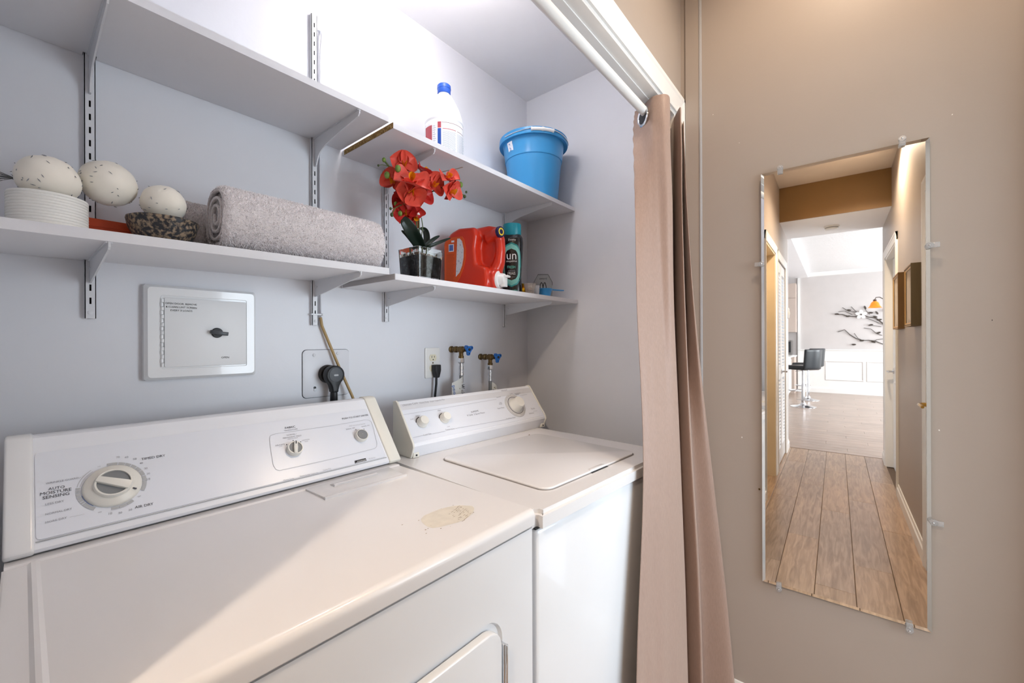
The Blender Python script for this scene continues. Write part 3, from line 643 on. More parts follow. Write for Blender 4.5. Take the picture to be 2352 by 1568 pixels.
text_on(wa, PWc, [('SUPREME', c_(1060, 460), c_(1148, 442)), ('8 Cycle  2 Speed Motor', c_(1012, 500), c_(1225, 462)), ('Load Size', c_(488, 735), c_(582, 716)), ('Temperature', c_(750, 672), c_(860, 655)), ('Final Rinse Delay', c_(1480, 540), c_(1590, 518)), ('Whirlpool', c_(1422, 204), c_(1490, 190), 1.2), ('Normal', c_(1365, 282), c_(1412, 270)), ('Permanent', c_(1583, 236), c_(1648, 224)), ('Press', c_(1597, 250), c_(1634, 243)), ('Soak', c_(1528, 240), c_(1558, 232)), ('Pre', c_(1405, 345), c_(1425, 340)), ('Wash', c_(1395, 362), c_(1430, 355)), ('Super Wash', c_(1376, 415), c_(1456, 400)), ('Delicates', c_(1757, 476), c_(1813, 464)), ('Knits', c_(1783, 420), c_(1822, 412)), ('Medium', c_(392, 504), c_(440, 495)), ('Low', c_(330, 545), c_(365, 538)), ('Hot', c_(660, 442), c_(695, 434)), ('Cold', c_(770, 632), c_(800, 626))], M_inkg)
text_on(wa, PWc, [('Ultimate Care', c_(235, 382), c_(415, 350)), ('Heavy Duty  Super Capacity Plus', c_(440, 350), c_(740, 305))], M_inkg)
def wknob(u, v, r, name, big=False):
    KM = knob_frame(PWc.p(u, v), WN)
    if big:
        mb = MB(); n = 48
        def cir(rad, h): return [KM @ V((rad*math.cos(2*PI*i/n), rad*math.sin(2*PI*i/n), h)) for i in range(n)]
        dl = MB().lathe([(r*1.62, 0), (r*1.60, .0025), (r*1.05, .0035), (.0005, .0035)], n, KM).build('timer_skirt', pm('dial_skirt', '#cfcfd0', .35), wa, smooth=40)
        mb = MB()
        for k in range(40):
            a = 2*PI*k/40
            if k % 10 < 8: mb.box(r*1.38, r*(1.5 if k % 2 else 1.55), -.0004, .0004, .0034, .0037, 0, KM @ Matrix.Rotation(a, 4, 'Z'))
        mb.build('dial_print', M_inkg, dl, smooth=0)
        MB().lathe([(r*1.22, .003), (r*1.22, .004), (r*1.16, .004)], n, KM, cap=False).build('dial_ring', M_ink, dl, smooth=0)
        kn = MB().lathe([(r*.95, .003), (r*.86, .010), (r*.80, .012), (r*.76, .030), (r*.68, .0335), (.0005, .0335)], n, KM).build('timer_knob', M_knobw, wa, smooth=40)
    else:
        ar = MB(); n = 14
        A_ = [KM @ V((r*1.26*math.cos(R_(95+75*i/n)), r*1.26*math.sin(R_(95+75*i/n)), .0006)) for i in range(n+1)]; B2 = [KM @ V((r*1.02*math.cos(R_(95+75*i/n)), r*1.02*math.sin(R_(95+75*i/n)), .0006)) for i in range(n+1)]
        ar.add(A_+B2, [[i, i+1, n+2+i, n+1+i] for i in range(n)]); ar.build('knob_print', M_ink, wa, smooth=0)
        kn = MB().lathe([(r*1.1, 0), (r*1.06, .004), (r*.98, .005), (r*.92, .0185), (r*.82, .021), (.0005, .021)], 36, KM).build(name, M_knobw, wa, smooth=40)
    return kn
wknob(*c_(465, 577), .0170, 'load_knob'); wknob(*c_(735, 527), .0165, 'temperature_knob'); wknob(*c_(1585, 372), .0310, 'timer_knob', True)

# ================================================================ things on the back wall
PB = Plane((0, WB, 0), (0, -1, 0))
def wy(u, v, d=0): return hit(u, v, V((0, WB-d, 0)), V((0, 1, 0)))
# lint trap panel
a, b2 = wy(328, 652, .022), wy(591, 858, .022); lx, lw = wy(330, 760, .022).x, wy(590.5, 760, .022).x-wy(330, 760, .022).x
z1, z0 = (wy(328, 652, .022).z+wy(591, 668, .022).z)/2, (wy(332, 880, .022).z+wy(590, 858, .022).z)/2; lh = z1-z0
lt = thing('lint_trap_panel', 'white hinged lint trap panel with black latch on the back wall', 'wall panel', (lx, WB, z0))
M_pl = pm('panel_plastic', '#eef0f2', .14, var=.005, coat=.4)
mb = MB(); o1 = rr(0, lw, 0, lh, .006, 4); i1 = rr(.007, lw-.007, .007, lh-.007, .008, 4); i2 = rr(.030, lw-.024, .026, lh-.024, .004, 4)
mb.ring([(x, 0, z) for x, z in o1], [(x, -.014, z) for x, z in rr(.001, lw-.001, .001, lh-.001, .006, 4)]).ring([(x, -.014, z) for x, z in rr(.001, lw-.001, .001, lh-.001, .006, 4)], [(x, -.022, z) for x, z in i1]).ring([(x, -.022, z) for x, z in i1], [(x, -.0215, z) for x, z in i2]).ring([(x, -.0215, z) for x, z in i2], [(x, -.020, z) for x, z in rr(.031, lw-.025, .027, lh-.025, .004, 4)])
mb.add([(x, -.020, z) for x, z in rr(.031, lw-.025, .027, lh-.025, .004, 4)], [list(range(len(i2)))]); mb.build('frame', M_pl, lt, smooth=30, fix=True)
dx0, dx1, dz0, dz1 = .036, lw-.026, .030, lh-.030
dr2 = MB().prism(rr(dx0, dx1, dz0, dz1, .003, 3), 'y', -.0245, -.0195, r=.001).build('door', pm('panel_door_satin', '#eceef0', .42, var=.005), lt, smooth=30)
nh = 17
for k in range(nh):
    zz = dz0+.002+(dz1-dz0-.004)*k/nh; MB().lathe([(.0032, 0), (.0032, (dz1-dz0)/nh*.86)], 10, Matrix.Translation((dx0-.0035-(k % 2)*.0008, -.0225, zz))).build('hinge_knuckle', M_pl, lt, smooth=40)
MB().box(.032, dx0-.0065, -.0225, -.0198, dz0, dz1).build('hinge_leaf', M_pl, lt, smooth=0)
PLt = Plane((lx, WB-.0247, 0), (0, -1, 0))
def d_(X, Y): return (300+X/3.92, 620+Y/3.92)
def onlt(parent, items, mat):
    for s_, A, B in items:
        mb = MB(); p, q = PLt.p(*A), PLt.p(*B); q.z = p.z = (p.z+q.z)/2; write(mb, s_, p-V((lx, WB, z0)), q-V((lx, WB, z0)), V((0, -1, 0))); mb.build('lettering', mat, parent, smooth=0)
onlt(dr2, [('OPEN DOOR, REMOVE', d_(312, 313), d_(595, 313)), ('& CLEAN LINT SCREEN', d_(316, 343), d_(595, 343)), ('EVERY 3 LOADS', d_(360, 373), d_(556, 373)), ('OPEN', d_(817, 795), d_(886, 793))], M_inkb)
kp = PLt.p(*d_(778, 565))-V((lx, WB, z0)); KM = frame(kp, (1, 0, 0), (0, 0, 1)); 
lk = MB().lathe([(.0125, 0), (.0120, .004), (.0105, .006), (.008, .006)], 24, KM).build('latch', M_black, dr2, smooth=40)
MB().prism([(-.0165, -.0035), (-.0165, .0045), (-.008, .0052), (0, .0062), (.009, .004), (.021, .0045), (.021, -.0045), (.009, -.005), (0, -.0062), (-.008, -.0045)], 'z', .004, .014, 0, KM @ Matrix.Rotation(R_(-8), 4, 'Z'), r=.0012).build('latch_lever', pm('latch_plastic', '#3c4046', .35), lk, smooth=40)
# dryer outlet plate with heavy plug
px0, px1 = wy(694, 860).x, wy(801, 860).x; pz0, pz1 = 1.086, 1.2275
pt = thing('dryer_outlet_plate', 'painted-over square cover plate behind the dryer plug', 'outlet', ((px0+px1)/2, WB, (pz0+pz1)/2)); hw_ = (px1-px0)/2; hh = (pz1-pz0)/2
MB().prism(rr(-hw_-.0012, hw_+.0012, -hh-.0012, hh+.0012, .0135, 5), 'y', -.0006, 0).build('paint_crack', M_ink, pt, smooth=0)
MB().prism(rr(-hw_, hw_, -hh, hh, .013, 5), 'y', -.004, 0, r=.0012).build('plate', M_closet, pt, smooth=30)
for u, v in ((720, 815), (774, 811), (722, 895), (775, 890)):
    p = wy(u, v)-V(pt.location); sc = MB().lathe([(.0042, 0), (.0042, .002), (.0025, .003), (.0004, .003)], 12, frame((p.x, -.004, p.z), (1, 0, 0), (0, 0, 1))).build('screw', M_metalw, pt)
    if v > 880: MB().lathe([(.0042, 0), (.0042, .0006), (.0004, .0006)], 12, frame((p.x-.0005, -.004, p.z+.0065), (1, 0, 0), (0, 0, 1))).build('screw_hole', M_black, pt, smooth=0)
MB().lathe([(.0275, 0), (.0275, .010), (.025, .014), (.0004, .014)], 32, frame((.0, -.004, -.0025), (1, 0, 0), (0, 0, 1))).build('socket', pm('socket_brown', '#2d2723', .5, var=.3, vscale=80), pt, smooth=40)
pg = thing('dryer_plug', 'big black round dryer plug with thick cord hanging down', 'plug', ((px0+px1)/2+.004, WB-.018, 1.152))
body = MB().prism([(.0285*math.cos(R_(a)), .0285*math.sin(R_(a))) for a in range(-50, 231, 10)] + [(-.013, -.031), (-.0095, -.045), (-.0095, -.052), (.0095, -.052), (.0095, -.045), (.013, -.031)], 'y', -.032, -.006, r=.004, seg=3).build('plug_body', M_black, pg, smooth=40)
fc = MB().lathe([(.021, 0), (.021, .0012), (.0195, .0018), (.0004, .0018)], 32, frame((0, -.032, .001), (1, 0, 0), (0, 0, 1))).build('face_disc', pm('plug_face', '#50555a', .5, var=.1, vscale=150, bump=.2, bscale=300), body, smooth=40)
mb = MB(); mb.prism(rr(-.007, .007, -.0025, .0025, .0024, 4), 'y', -.0345, -.0335); mb.build('plug_mark', M_inkl, body, smooth=0)
MB().lathe([(.0095, 0), (.0105, -.01), (.011, -.03), (.0095, -.032)], 16, Matrix.Translation((0, -.019, -.047))).build('strain_relief', M_black, body, smooth=40)
MB().tube([(0, -.019, -.07), (0, -.017, -.10), (.001, -.014, -.16), (.0, -.01, -.26), (-.03, -.006, -.5)], .0085, 14).build('cord', M_black, pg)
# duplex outlet and washer plug
ox, oz = (wy(975, 830).x+wy(1008, 830).x)/2, (wy(990, 798).z+wy(990, 868).z)/2
ol = thing('wall_outlet', 'ivory duplex outlet in a white wall plate', 'outlet', (ox, WB, oz))
MB().prism(rr(-.035, .035, -.057, .057, .003, 3), 'y', -.0055, 0, r=.002).build('plate', M_white, ol, smooth=30)
MB().prism(rr(-.029, .029, -.051, .051, .002, 3), 'y', -.0062, -.005, r=.0004).build('plate_step', M_white, ol, smooth=0)
for s in (1, -1):
    rc = MB().prism([(.0165*math.cos(R_(a)), max(-.0125, min(.0125, .0165*math.sin(R_(a))))+s*.0195) for a in range(0, 360, 10)], 'y', -.0082, -.005).build('receptacle', M_ivory, ol, smooth=20)
    mb = MB(); 
    for x, h in ((-.0062, .0042), (.0062, .0034)): mb.box(x-.0010, x+.0010, -.0087, -.008, s*.0195+.0035-h, s*.0195+.0035+h)
    mb.lathe([(.0024, 0), (.0024, .0005), (.0003, .0005)], 12, frame((0, -.0082, s*.0195-.007), (1, 0, 0), (0, 0, 1))); mb.build('slots', M_black, rc, smooth=0)
MB().lathe([(.003, 0), (.003, .001), (.0003, .0013)], 10, frame((0, -.0062, 0), (1, 0, 0), (0, 0, 1))).build('screw', M_brass, ol)
wp2 = thing('washer_plug', 'black three-prong plug and cord in the wall outlet', 'plug', (ox+.004, WB-.009, oz-.0195))
MB().prism([(-.013, .013), (.013, .013), (.0135, -.008), (.008, -.028), (.0055, -.036), (-.0055, -.036), (-.008, -.028), (-.0135, -.008)], 'y', -.026, 0, r=.003, seg=3).build('plug_body', M_black, wp2, smooth=40)
MB().tube([(0, -.013, -.032), (-.001, -.013, -.06), (-.004, -.010, -.10), (-.006, -.007, -.16), (-.004, -.005, -.28), (0, -.004, -.42)], .0045, 12).build('cord', M_black, wp2)
# water valves with braided hoses
def valve(u, v, label, hl, bend):
    p = wy(u, v, .0); t = thing('water_valve', label, 'valve', (p.x, WB, p.z), 0, 'water shut-off valves')
    X = frame((0, 0, 0), (1, 0, 0), (0, 0, 1))          # local z points out of the wall
    MB().lathe([(.013, 0), (.013, .006), (.0095, .008), (.0095, .022), (.0125, .024), (.0125, .034), (.009, .036), (.009, .046), (.0125, .05), (.0125, .068), (.0085, .072), (.0085, .084), (.0045, .085), (.0045, .098)], 16, X).build('valve_body', M_brass, t, smooth=30)
    MB().lathe([(.0085, 0), (.0085, -.018), (.0105, -.019), (.0105, -.028)], 16, Matrix.Translation((0, -.058, -.006))).build('outlet_pipe', M_brass, t, smooth=30)
    H = X @ Matrix.Translation((0, 0, .096)) @ Matrix.Rotation(R_(24), 4, 'Z')
    n = 72; 
    def lobe(a): return .0150+.0082*max(0, math.cos(3*a))**.8 - .0022*max(0, -math.cos(3*a))
    o_ = [((lobe(2*PI*i/n))*math.cos(2*PI*i/n), (lobe(2*PI*i/n))*math.sin(2*PI*i/n)) for i in range(n)]
    bmm = bmesh.new(); ov = [bmm.verts.new((x, y, 0)) for x, y in o_]; es = [bmm.edges.new((ov[i], ov[(i+1) % n])) for i in range(n)]
    for k in range(3):
        a = 2*PI*k/3; c = (.0155*math.cos(a), .0155*math.sin(a)); hv = [bmm.verts.new((c[0]+.0042*math.cos(2*PI*j/14), c[1]+.0042*math.sin(2*PI*j/14), 0)) for j in range(14)]
        es += [bmm.edges.new((hv[j], hv[(j+1) % 14])) for j in range(14)]
    bmesh.ops.triangle_fill(bmm, use_beauty=True, use_dissolve=False, edges=es)
    ex = bmesh.ops.extrude_face_region(bmm, geom=bmm.faces[:]); 
    for v_ in [g for g in ex['geom'] if isinstance(g, bmesh.types.BMVert)]: v_.co.z += .007
    bmesh.ops.recalc_face_normals(bmm, faces=bmm.faces[:])
    hd = MB().bm(bmm, 0, H).build('handle', M_blue, t, smooth=30)
    MB().lathe([(.005, .006), (.005, .0105), (.003, .0115), (.0004, .0115)], 12, H).build('handle_screw', M_dark, hd)
    return t, p
def hose(u, v, label, tagside):
    p = wy(u, v, .0); t = thing('supply_hose', label, 'hose', (p.x, WB-.058, p.z-.034), 0, 'braided washer supply hoses')
    MB().lathe([(.013, 0), (.0135, -.003), (.0135, -.016), (.0115, -.019), (.008, -.02)], 10, Matrix.Identity(4)).build('hose_nut', M_chrome, t, smooth=20)
    MB().lathe([(.0075, -.018), (.0075, -.03), (.009, -.031), (.009, -.044), (.0078, -.046), (.0078, -.056), (.009, -.057), (.009, -.066)], 16).build('ferrule', M_chrome, t, smooth=25)
    MB().tube([(0, 0, -.06), (.001, 0, -.09), (.006*tagside*-1, .006, -.13), (.012*tagside*-1, .01, -.2), (.01, .012, -.34)], .0078, 14).build('braided_tube', pm('steel_braid', '#8f9294', .35, .8, var=.25, vscale=500, bump=.5, bscale=900), t)
    return t
v1, v2 = (1036, 802), (1103, 819)
valve(*v1, 'brass water valve with blue tri-lobe handle, beside the wall outlet', 0, 0); valve(*v2, 'brass water valve with blue tri-lobe handle, toward the closet corner', 0, 0)
h1 = hose(*v1, 'steel braided hose under the valve beside the outlet', 1); h2 = hose(*v2, 'steel braided hose under the valve toward the corner', -1)
def paper_tag(parent, sgn, w, txt):
    mb = MB(); 
    def f(s, t): a = s*w; return V((sgn*-a*1.0, -.009-.006*math.sin(s*3), -.070-.022*s-.06*t-.006*s*t))
    mb.grid(f, 8, 5); lb = mb.build('paper_label', pm('label_paper', '#d4d6d4', .7, var=.15, vscale=90, col2='#8d8668', c2=(.62, .72)), parent)
    if txt: 
        m2 = MB(); write(m2, txt, V((-sgn*.044, -.0172, -.150)), V((-sgn*.052, -.0172, -.100)), V((0, -1, 0))); m2.build('lettering', M_blue, lb, smooth=0)
    m3 = MB(); random.seed(5)
    for k in range(26):
        x, z = -sgn*random.uniform(0, .012), -.10-random.random()*.05; m3.box(x, x+random.uniform(.001, .004), -.0185, -.0105, z, z+random.uniform(.0006, .002))
    m3.build('label_print', M_ink, lb, smooth=0)
paper_tag(h1, 1, .058, 'Flood'); paper_tag(h2, -1, .034, None)
# ================================================================ things on the upper shelf
TU = 1.853
bu = thing('bucket', 'blue plastic bucket with white-gripped wire handle on the upper shelf', 'bucket', (1.468, 1.085, TU), R_(-35))
M_bk = pm('bucket_blue', '#3d97d3', .3, var=.02)
MB().lathe([(.098, .0), (.104, .002), (.120, .168), (.1235, .170), (.124, .174), (.1235, .178), (.131, .232), (.133, .240), (.1475, .236), (.149, .240), (.1475, .262), (.142, .264), (.128, .256), (.121, .236), (.101, .006), (.0005, .006)], 56, cap=True).build('tub', M_bk, bu, smooth=50)
hp = [(.150*math.cos(R_(a)), .150*math.sin(R_(a)), .250+.004*math.sin(R_(a*3))) for a in range(-160, -19, 5)]
hd = MB().tube([V((x*1.005, y*1.005, z)) for x, y, z in hp], .0017, 8).build('handle', M_chrome, bu)
gp_ = [V((.1515*math.cos(R_(a)), .1515*math.sin(R_(a)), .2495)) for a in range(-112, -73, 3)]
MB().tube(gp_, [.0065 if i not in (0, len(gp_)//2, len(gp_)-1) else .008 for i in range(len(gp_))], 12).build('grip', M_white, hd)
MB().grid(lambda s, t: V(((.121+.012*t+.0008)*math.cos(R_(196+14*s)), (.121+.012*t+.0008)*math.sin(R_(196+14*s)), .178+.05*t)), 6, 4).build('sticker', pm('sticker', '#e9ecf2', .5, col2='#4a6fb0', vscale=80, c2=(.55, .62)), bu)

bl = thing('bleach_jug', 'white bleach jug with blue cap on the upper shelf', 'bottle', (.962, 1.092, TU), R_(-42))
Mw = pm('jug_plastic', '#f3f4f6', .3, var=.005)
def jug(s, t):
    prof = [(.0, .0), (.060, .0), (.0655, .006), (.0665, .05), (.0665, .125), (.064, .132), (.066, .139), (.063, .158), (.052, .190), (.036, .222), (.026, .238), (.0195, .243), (.0195, .252)]
    n = len(prof)-1; k = t*n; i = min(int(k), n-1); f = k-i; r = prof[i][0]*(1-f)+prof[i+1][0]*f; z = prof[i][1]*(1-f)+prof[i+1][1]*f
    a = 2*PI*s; fl_ = 1
    if .14 < z < .243:            # fluted shoulder
        g = math.sin((z-.14)/.103*PI); fl_ = 1 - .07*g*max(0, math.cos(3*a+PI/2*1.0))**4
    return V((r*fl_*math.cos(a), r*fl_*math.sin(a), z))
MB().grid(jug, 96, 105, wrapu=True).build('body', Mw, bl, smooth=60)
cp = MB().lathe([(.0215, .246), (.0225, .248), (.0225, .262), (.0235, .263), (.0232, .274), (.0205, .277), (.0005, .277)], 36).build('cap', pm('cap_blue', '#2f5fc4', .35, var=.03), bl, smooth=40)
# wrap-around label made of printed strips
def band(a0, a1, z0_, z1_, mat, name='label_print', r=.0669, slope=0):
    return MB().grid(lambda s, t: V((r*math.cos(R_(a0+(a1-a0)*s)), r*math.sin(R_(a0+(a1-a0)*s)), z0_+(z1_-z0_)*t+slope*s)), 10, 3).build(name, mat, bl, smooth=60)
band(-178, 2, .012, .122, pm('label_white', '#e8ebf0', .45), 'label', .0667)
M_red = pm('label_red', '#b8505a', .5); M_lb = pm('label_blue', '#1f4fa8', .5); M_lg = pm('label_grey', '#aab2c2', .5); M_dr = pm('label_wine', '#7d4a52', .5)
fa = -90
band(fa-66, fa-36, .030, .112, M_red); band(fa-66, fa-36, .018, .029, M_lb)
band(fa-18, fa-8, .012, .098, M_lb); band(fa-18, fa-8, .100, .120, M_red)
band(fa-6, fa+70, .1175, .1188, M_dr)
band(fa-4, fa+36, .0965, .0985, M_red)
band(fa+40, fa+70, .0965, .0980, M_dr)
for k in range(22):
    z = .016+k*.0036+(.010 if k > 20 else 0)
    if z < .094: band(fa-4, fa+36-(k*7 % 5), z, z+.0011, M_lg); band(fa+40, fa+76-(k*5 % 9), z, z+.0011, M_lg)
for k in range(12): band(fa-33, fa-22-(k*3 % 5), .03+k*.007, .0315+k*.007, M_lg)

# ================================================================ things on the lower shelf, felt-ball end
def TL(x): return 1.4195+.0150*(x+.1)/.768 + .0186      # top of the sloping lower board
pot = thing('ribbed_bowl', 'round ribbed cream pot under a felt ball on the lower shelf', 'pot', (.049, 1.087, TL(.049)))
prof = [(.0005, 0), (.047, 0)]
for k in range(12): prof += [(.0483, .004+k*.0049), (.0493, .0052+k*.0049), (.0493, .0072+k*.0049)]
prof += [(.0485, .0625), (.046, .0635), (.045, .058), (.0005, .010)]
MB().lathe(prof, 56).build('pot', pm('ribbed_ceramic', '#f1f0ea', .5, var=.02), pot, smooth=20)
def felt_ball(name, label, c, r, seed, sc=(1, 1, .97), hair=True):
    random.seed(seed); t = thing(name, label, 'ball', (c[0], c[1], c[2]-r*sc[2]), 0, 'felt balls with sprigs')
    def f(s, q):
        th = PI*q; a = 2*PI*s; d = V((math.sin(th)*math.cos(a), math.sin(th)*math.sin(a), math.cos(th)))
        k = r*(1+.03*noise.noise(d*2.2+V((seed, 0, 0)))+.012*noise.noise(d*9)); return V((d.x*k*sc[0], d.y*k*sc[1], d.z*k*sc[2]+r*sc[2]))
    MB().grid(f, 40, 28, wrapu=True).build('ball', pm('felt_wool', '#f7f1e4', .95, var=.04, vscale=12, bump=.25, bscale=60, sheen=.3), t, smooth=180)
    mb = MB()
    for k in range(46):
        z = random.uniform(-.95, .95); a = random.uniform(0, 2*PI); q = math.sqrt(1-z*z); d = V((q*math.cos(a), q*math.sin(a), z)); p = V((d.x*r*sc[0], d.y*r*sc[1], d.z*r*sc[2]+r*sc[2]))
        tn = d.cross(V((random.uniform(-1, 1), random.uniform(-1, 1), random.uniform(-1, 1)))).normalized(); l = random.uniform(.0012, .0035)
        mb.tube([p-tn*l+d*.0004, p+d*.0010, p+tn*l+d*random.uniform(.0008, .0028)], [.0003, .0007, .0002], 5)
    o = mb.build('sprigs', pm('dried_sprig', '#85888e', .8, var=.3, vscale=300), t); o['kind'] = 'stuff'
    return t
felt_ball('felt_ball', 'cream felt ball sitting in the ribbed cream pot', (.049, 1.087, 1.535), .041, 2)
felt_ball('felt_ball', 'cream speckled felt ball wedged between the other two balls', (.127, 1.108, 1.556), .0425, 5)
felt_ball('felt_ball', 'small cream speckled felt ball sitting in the dark stone bowl', (.206, 1.085, 1.532), .037, 9)
mb = MB(); random.seed(4)
tf = thing('dried_grass_tuft', 'grey dried grass tuft sticking out beside the felt ball in the pot', 'dried grass', (.010, 1.10, 1.53))
for k in range(22):
    a = random.uniform(-.6, .6); e = random.uniform(-.5, .4); l = random.uniform(.02, .034); d = V((-math.cos(a)*math.cos(e), math.sin(a)*.6, math.sin(e)))
    mb.tube([V((.002, 0, 0)), d*l*.6, d*l+V((0, 0, random.uniform(-.003, .003)))], [.0004, .0004, .0001], 5)
o = mb.build('blades', pm('dry_grass', '#74767a', .8), tf); o['kind'] = 'stuff'
bw = thing('stone_bowl', 'dark mottled stone bowl holding a felt ball', 'bowl', (.206, 1.085, TL(.206)))
M_st = pm('mottled_stone', '#2a2b30', .45, vscale=150, col2='#9a866f', c2=(.46, .62), bump=.9, bscale=70, bdist=.004)
def bowl(s, t):
    P = [(.0005, .0), (.028, .0), (.034, .003), (.047, .018), (.0545, .034), (.0585, .050), (.0575, .0535), (.055, .052), (.050, .036), (.040, .02), (.02, .009), (.0005, .008)]
    n = len(P)-1; k = t*n; i = min(int(k), n-1); f = k-i; r = P[i][0]*(1-f)+P[i+1][0]*f; z = P[i][1]*(1-f)+P[i+1][1]*f; a = 2*PI*s
    g = 1+.05*noise.noise(V((math.cos(a)*2, math.sin(a)*2, z*40))); return V((r*g*math.cos(a), r*g*math.sin(a), z))
MB().grid(bowl, 64, 60, wrapu=True).build('bowl', M_st, bw, smooth=60)
rb = thing('orange_box', 'flat orange-red box lying behind the stone bowl', 'box', (.128, 1.168, TL(.128)+.0006))
MB().box(-.035, .060, -.035, .06, 0, .046, r=.002).build('box', pm('orange_card', '#c1441f', .5, var=.05), rb, smooth=30)
MB().box(-.036, .061, -.036, .061, .032, .0475, r=.001).build('lid', pm('orange_card_lid', '#c94a24', .5, var=.05), rb, smooth=30)

# ---- rolled towels
M_tw = pm('terry_cloth', '#efe8e9', .95, var=.06, vscale=220, bump=.9, bscale=420, bdist=.003, sheen=.4)
M_tw2 = pm('terry_pile_fibre', '#f7f1f2', .95, var=.10, vscale=200, sheen=.4)
def towel(label, x0, x1, yc, zb, ry, rz, seed, pile, curl=1, tilt=0):
    random.seed(seed); t = thing('rolled_towel', label, 'towel', (x0, yc, zb), tilt, 'rolled towels'); L_ = x1-x0
    def sec(a, x):
        c, s_ = math.cos(a), math.sin(a); k = 1+.02*noise.noise(V((x*9, c*1.3, s_*1.3+seed)))
        e = .80; yy = math.copysign(abs(c)**e, c)*ry*k; zz = math.copysign(abs(s_)**e, s_)*rz*k
        return yy, zz+rz
    def f(s, q):
        x = L_*q; y, z = sec(2*PI*s, x); edge = min(q, 1-q); sh = 1-.10*max(0, 1-edge/.035)**2
        j = .0012; return V((x+.004*noise.noise(V((s*8, q*3, seed)))+random.uniform(-j, j), y*sh+random.uniform(-j, j), (z-rz)*sh+rz+random.uniform(-j, j)))
    mb = MB(); mb.grid(f, 110, 110, wrapu=True); mb.build('rolled_layers', M_tw, t, smooth=180)
    # end face: a spiral of cloth layers, set a little inside
    for end, xx in ((0, .004), (1, L_-.004)):
        def sp(s, q):
            turns = 3.2; a = -2*PI*turns*s+.6; k = .16+.80*s; y, z = sec(a, 0); return V((xx+(-.006 if end == 0 else .006)*(q-.35)*1.0, y*k, (z-rz)*k+rz))
        m2 = MB(); m2.grid(sp, 160, 3); o = m2.build('spiral_edge', M_tw, t, smooth=60); sf = o.modifiers.new('t', 'SOLIDIFY'); sf.thickness = .006; sf.offset = 0
        m3 = MB(); pts = [V((xx+(.010 if end == 0 else -.010), *[v*1.0 for v in (sec(2*PI*i/40, 0)[0]*.95, (sec(2*PI*i/40, 0)[1]-rz)*.95+rz)])) for i in range(40)]
        m3.add(pts, [list(range(40))]); m3.build('inner_fold', M_tw, t, smooth=0)
    # hem overlap running along the roll
    mb = MB()
    for k in range(pile):
        s = random.random(); q = random.random(); p = f(s, q); y, z = sec(2*PI*s, 0); n_ = V((0, y/ry/ry, (z-rz)/rz/rz)).normalized()
        d = (n_ + V((random.uniform(-.8, .8), random.uniform(-.5, .5), random.uniform(-.6, .6)))).normalized(); sd_ = d.cross(V((random.uniform(-1, 1), random.uniform(-1, 1), 1))).normalized()*.00075
        l = random.uniform(.0022, .0042); i = len(mb.v); mb.v += [tuple(p-sd_-n_*.001), tuple(p+sd_-n_*.001), tuple(p+d*l+sd_*.6), tuple(p+d*l-sd_*.6)]; mb.f.append([i, i+1, i+2, i+3]); mb.m.append(0)
    o = mb.build('terry_pile', M_tw2, t, smooth=0); o['kind'] = 'stuff'
    return t
towel('large pale grey rolled towel lying on the lower shelf', .287, .668, 1.062, TL(.668)+.003, .064, .0645, 3, 26000, tilt=0)
towel('smaller darker rolled towel tucked behind the large one', .256, .40, 1.190, TL(.40)+.003, .048, .060, 8, 6000)
# ================================================================ things on the lower shelf, orchid end
TR_ = 1.4195+.0165
def at(u, v, y): return hit(u, v, V((0, y, 0)), V((0, 1, 0)))
# ---- glass vase
va = thing('glass_vase', 'square clear glass vase with dark filler holding the orchid', 'vase', (.765, .985, TR_+.0003))
Mg = pm('clear_glass', '#f2f7f5', .02, trans=1, var=0, ior=1.45)
S_, h_ = .098, .095
def sq(s, z, r=.006, n=4): c = S_/2; return [(x, y, z) for x, y in rr(c-s/2, c+s/2, c-s/2, c+s/2, r, n)]
mb = MB(); b0, t0_, ti, bi = sq(S_-.010, 0), sq(S_, h_), sq(S_-.008, h_), sq(S_-.018, .008)
mb.ring(b0, t0_).ring(t0_, ti).ring(ti, bi).add(b0, [list(range(len(b0)))[::-1]]).add(bi, [list(range(len(bi)))])
mb.build('glass', Mg, va, smooth=30, fix=True)
fb, ft = sq(S_-.021, .009), sq(S_-.012, .071)
fi = MB().ring(fb, ft).add(fb, [list(range(len(fb)))[::-1]]).add(ft, [list(range(len(ft)))]).build('dark_filler', pm('moss_filler', '#17171b', .6, vscale=70, col2='#5d626b', c2=(.52, .74), bump=1, bscale=120, bdist=.004), va, smooth=30, fix=True)
random.seed(21)
for k in range(26):
    x, y = random.uniform(.013, S_-.013), random.uniform(.013, S_-.013); s = random.uniform(.0045, .008)
    MB().sphere((x, y, .073+random.uniform(0, .004)), s, 8, sc=(1, random.uniform(.7, 1), random.uniform(.5, .8))).build('pebble', pm('pebble_%d' % (k % 3), ['#a89f92', '#7a5a48', '#bdb5a8'][k % 3], .6), va)
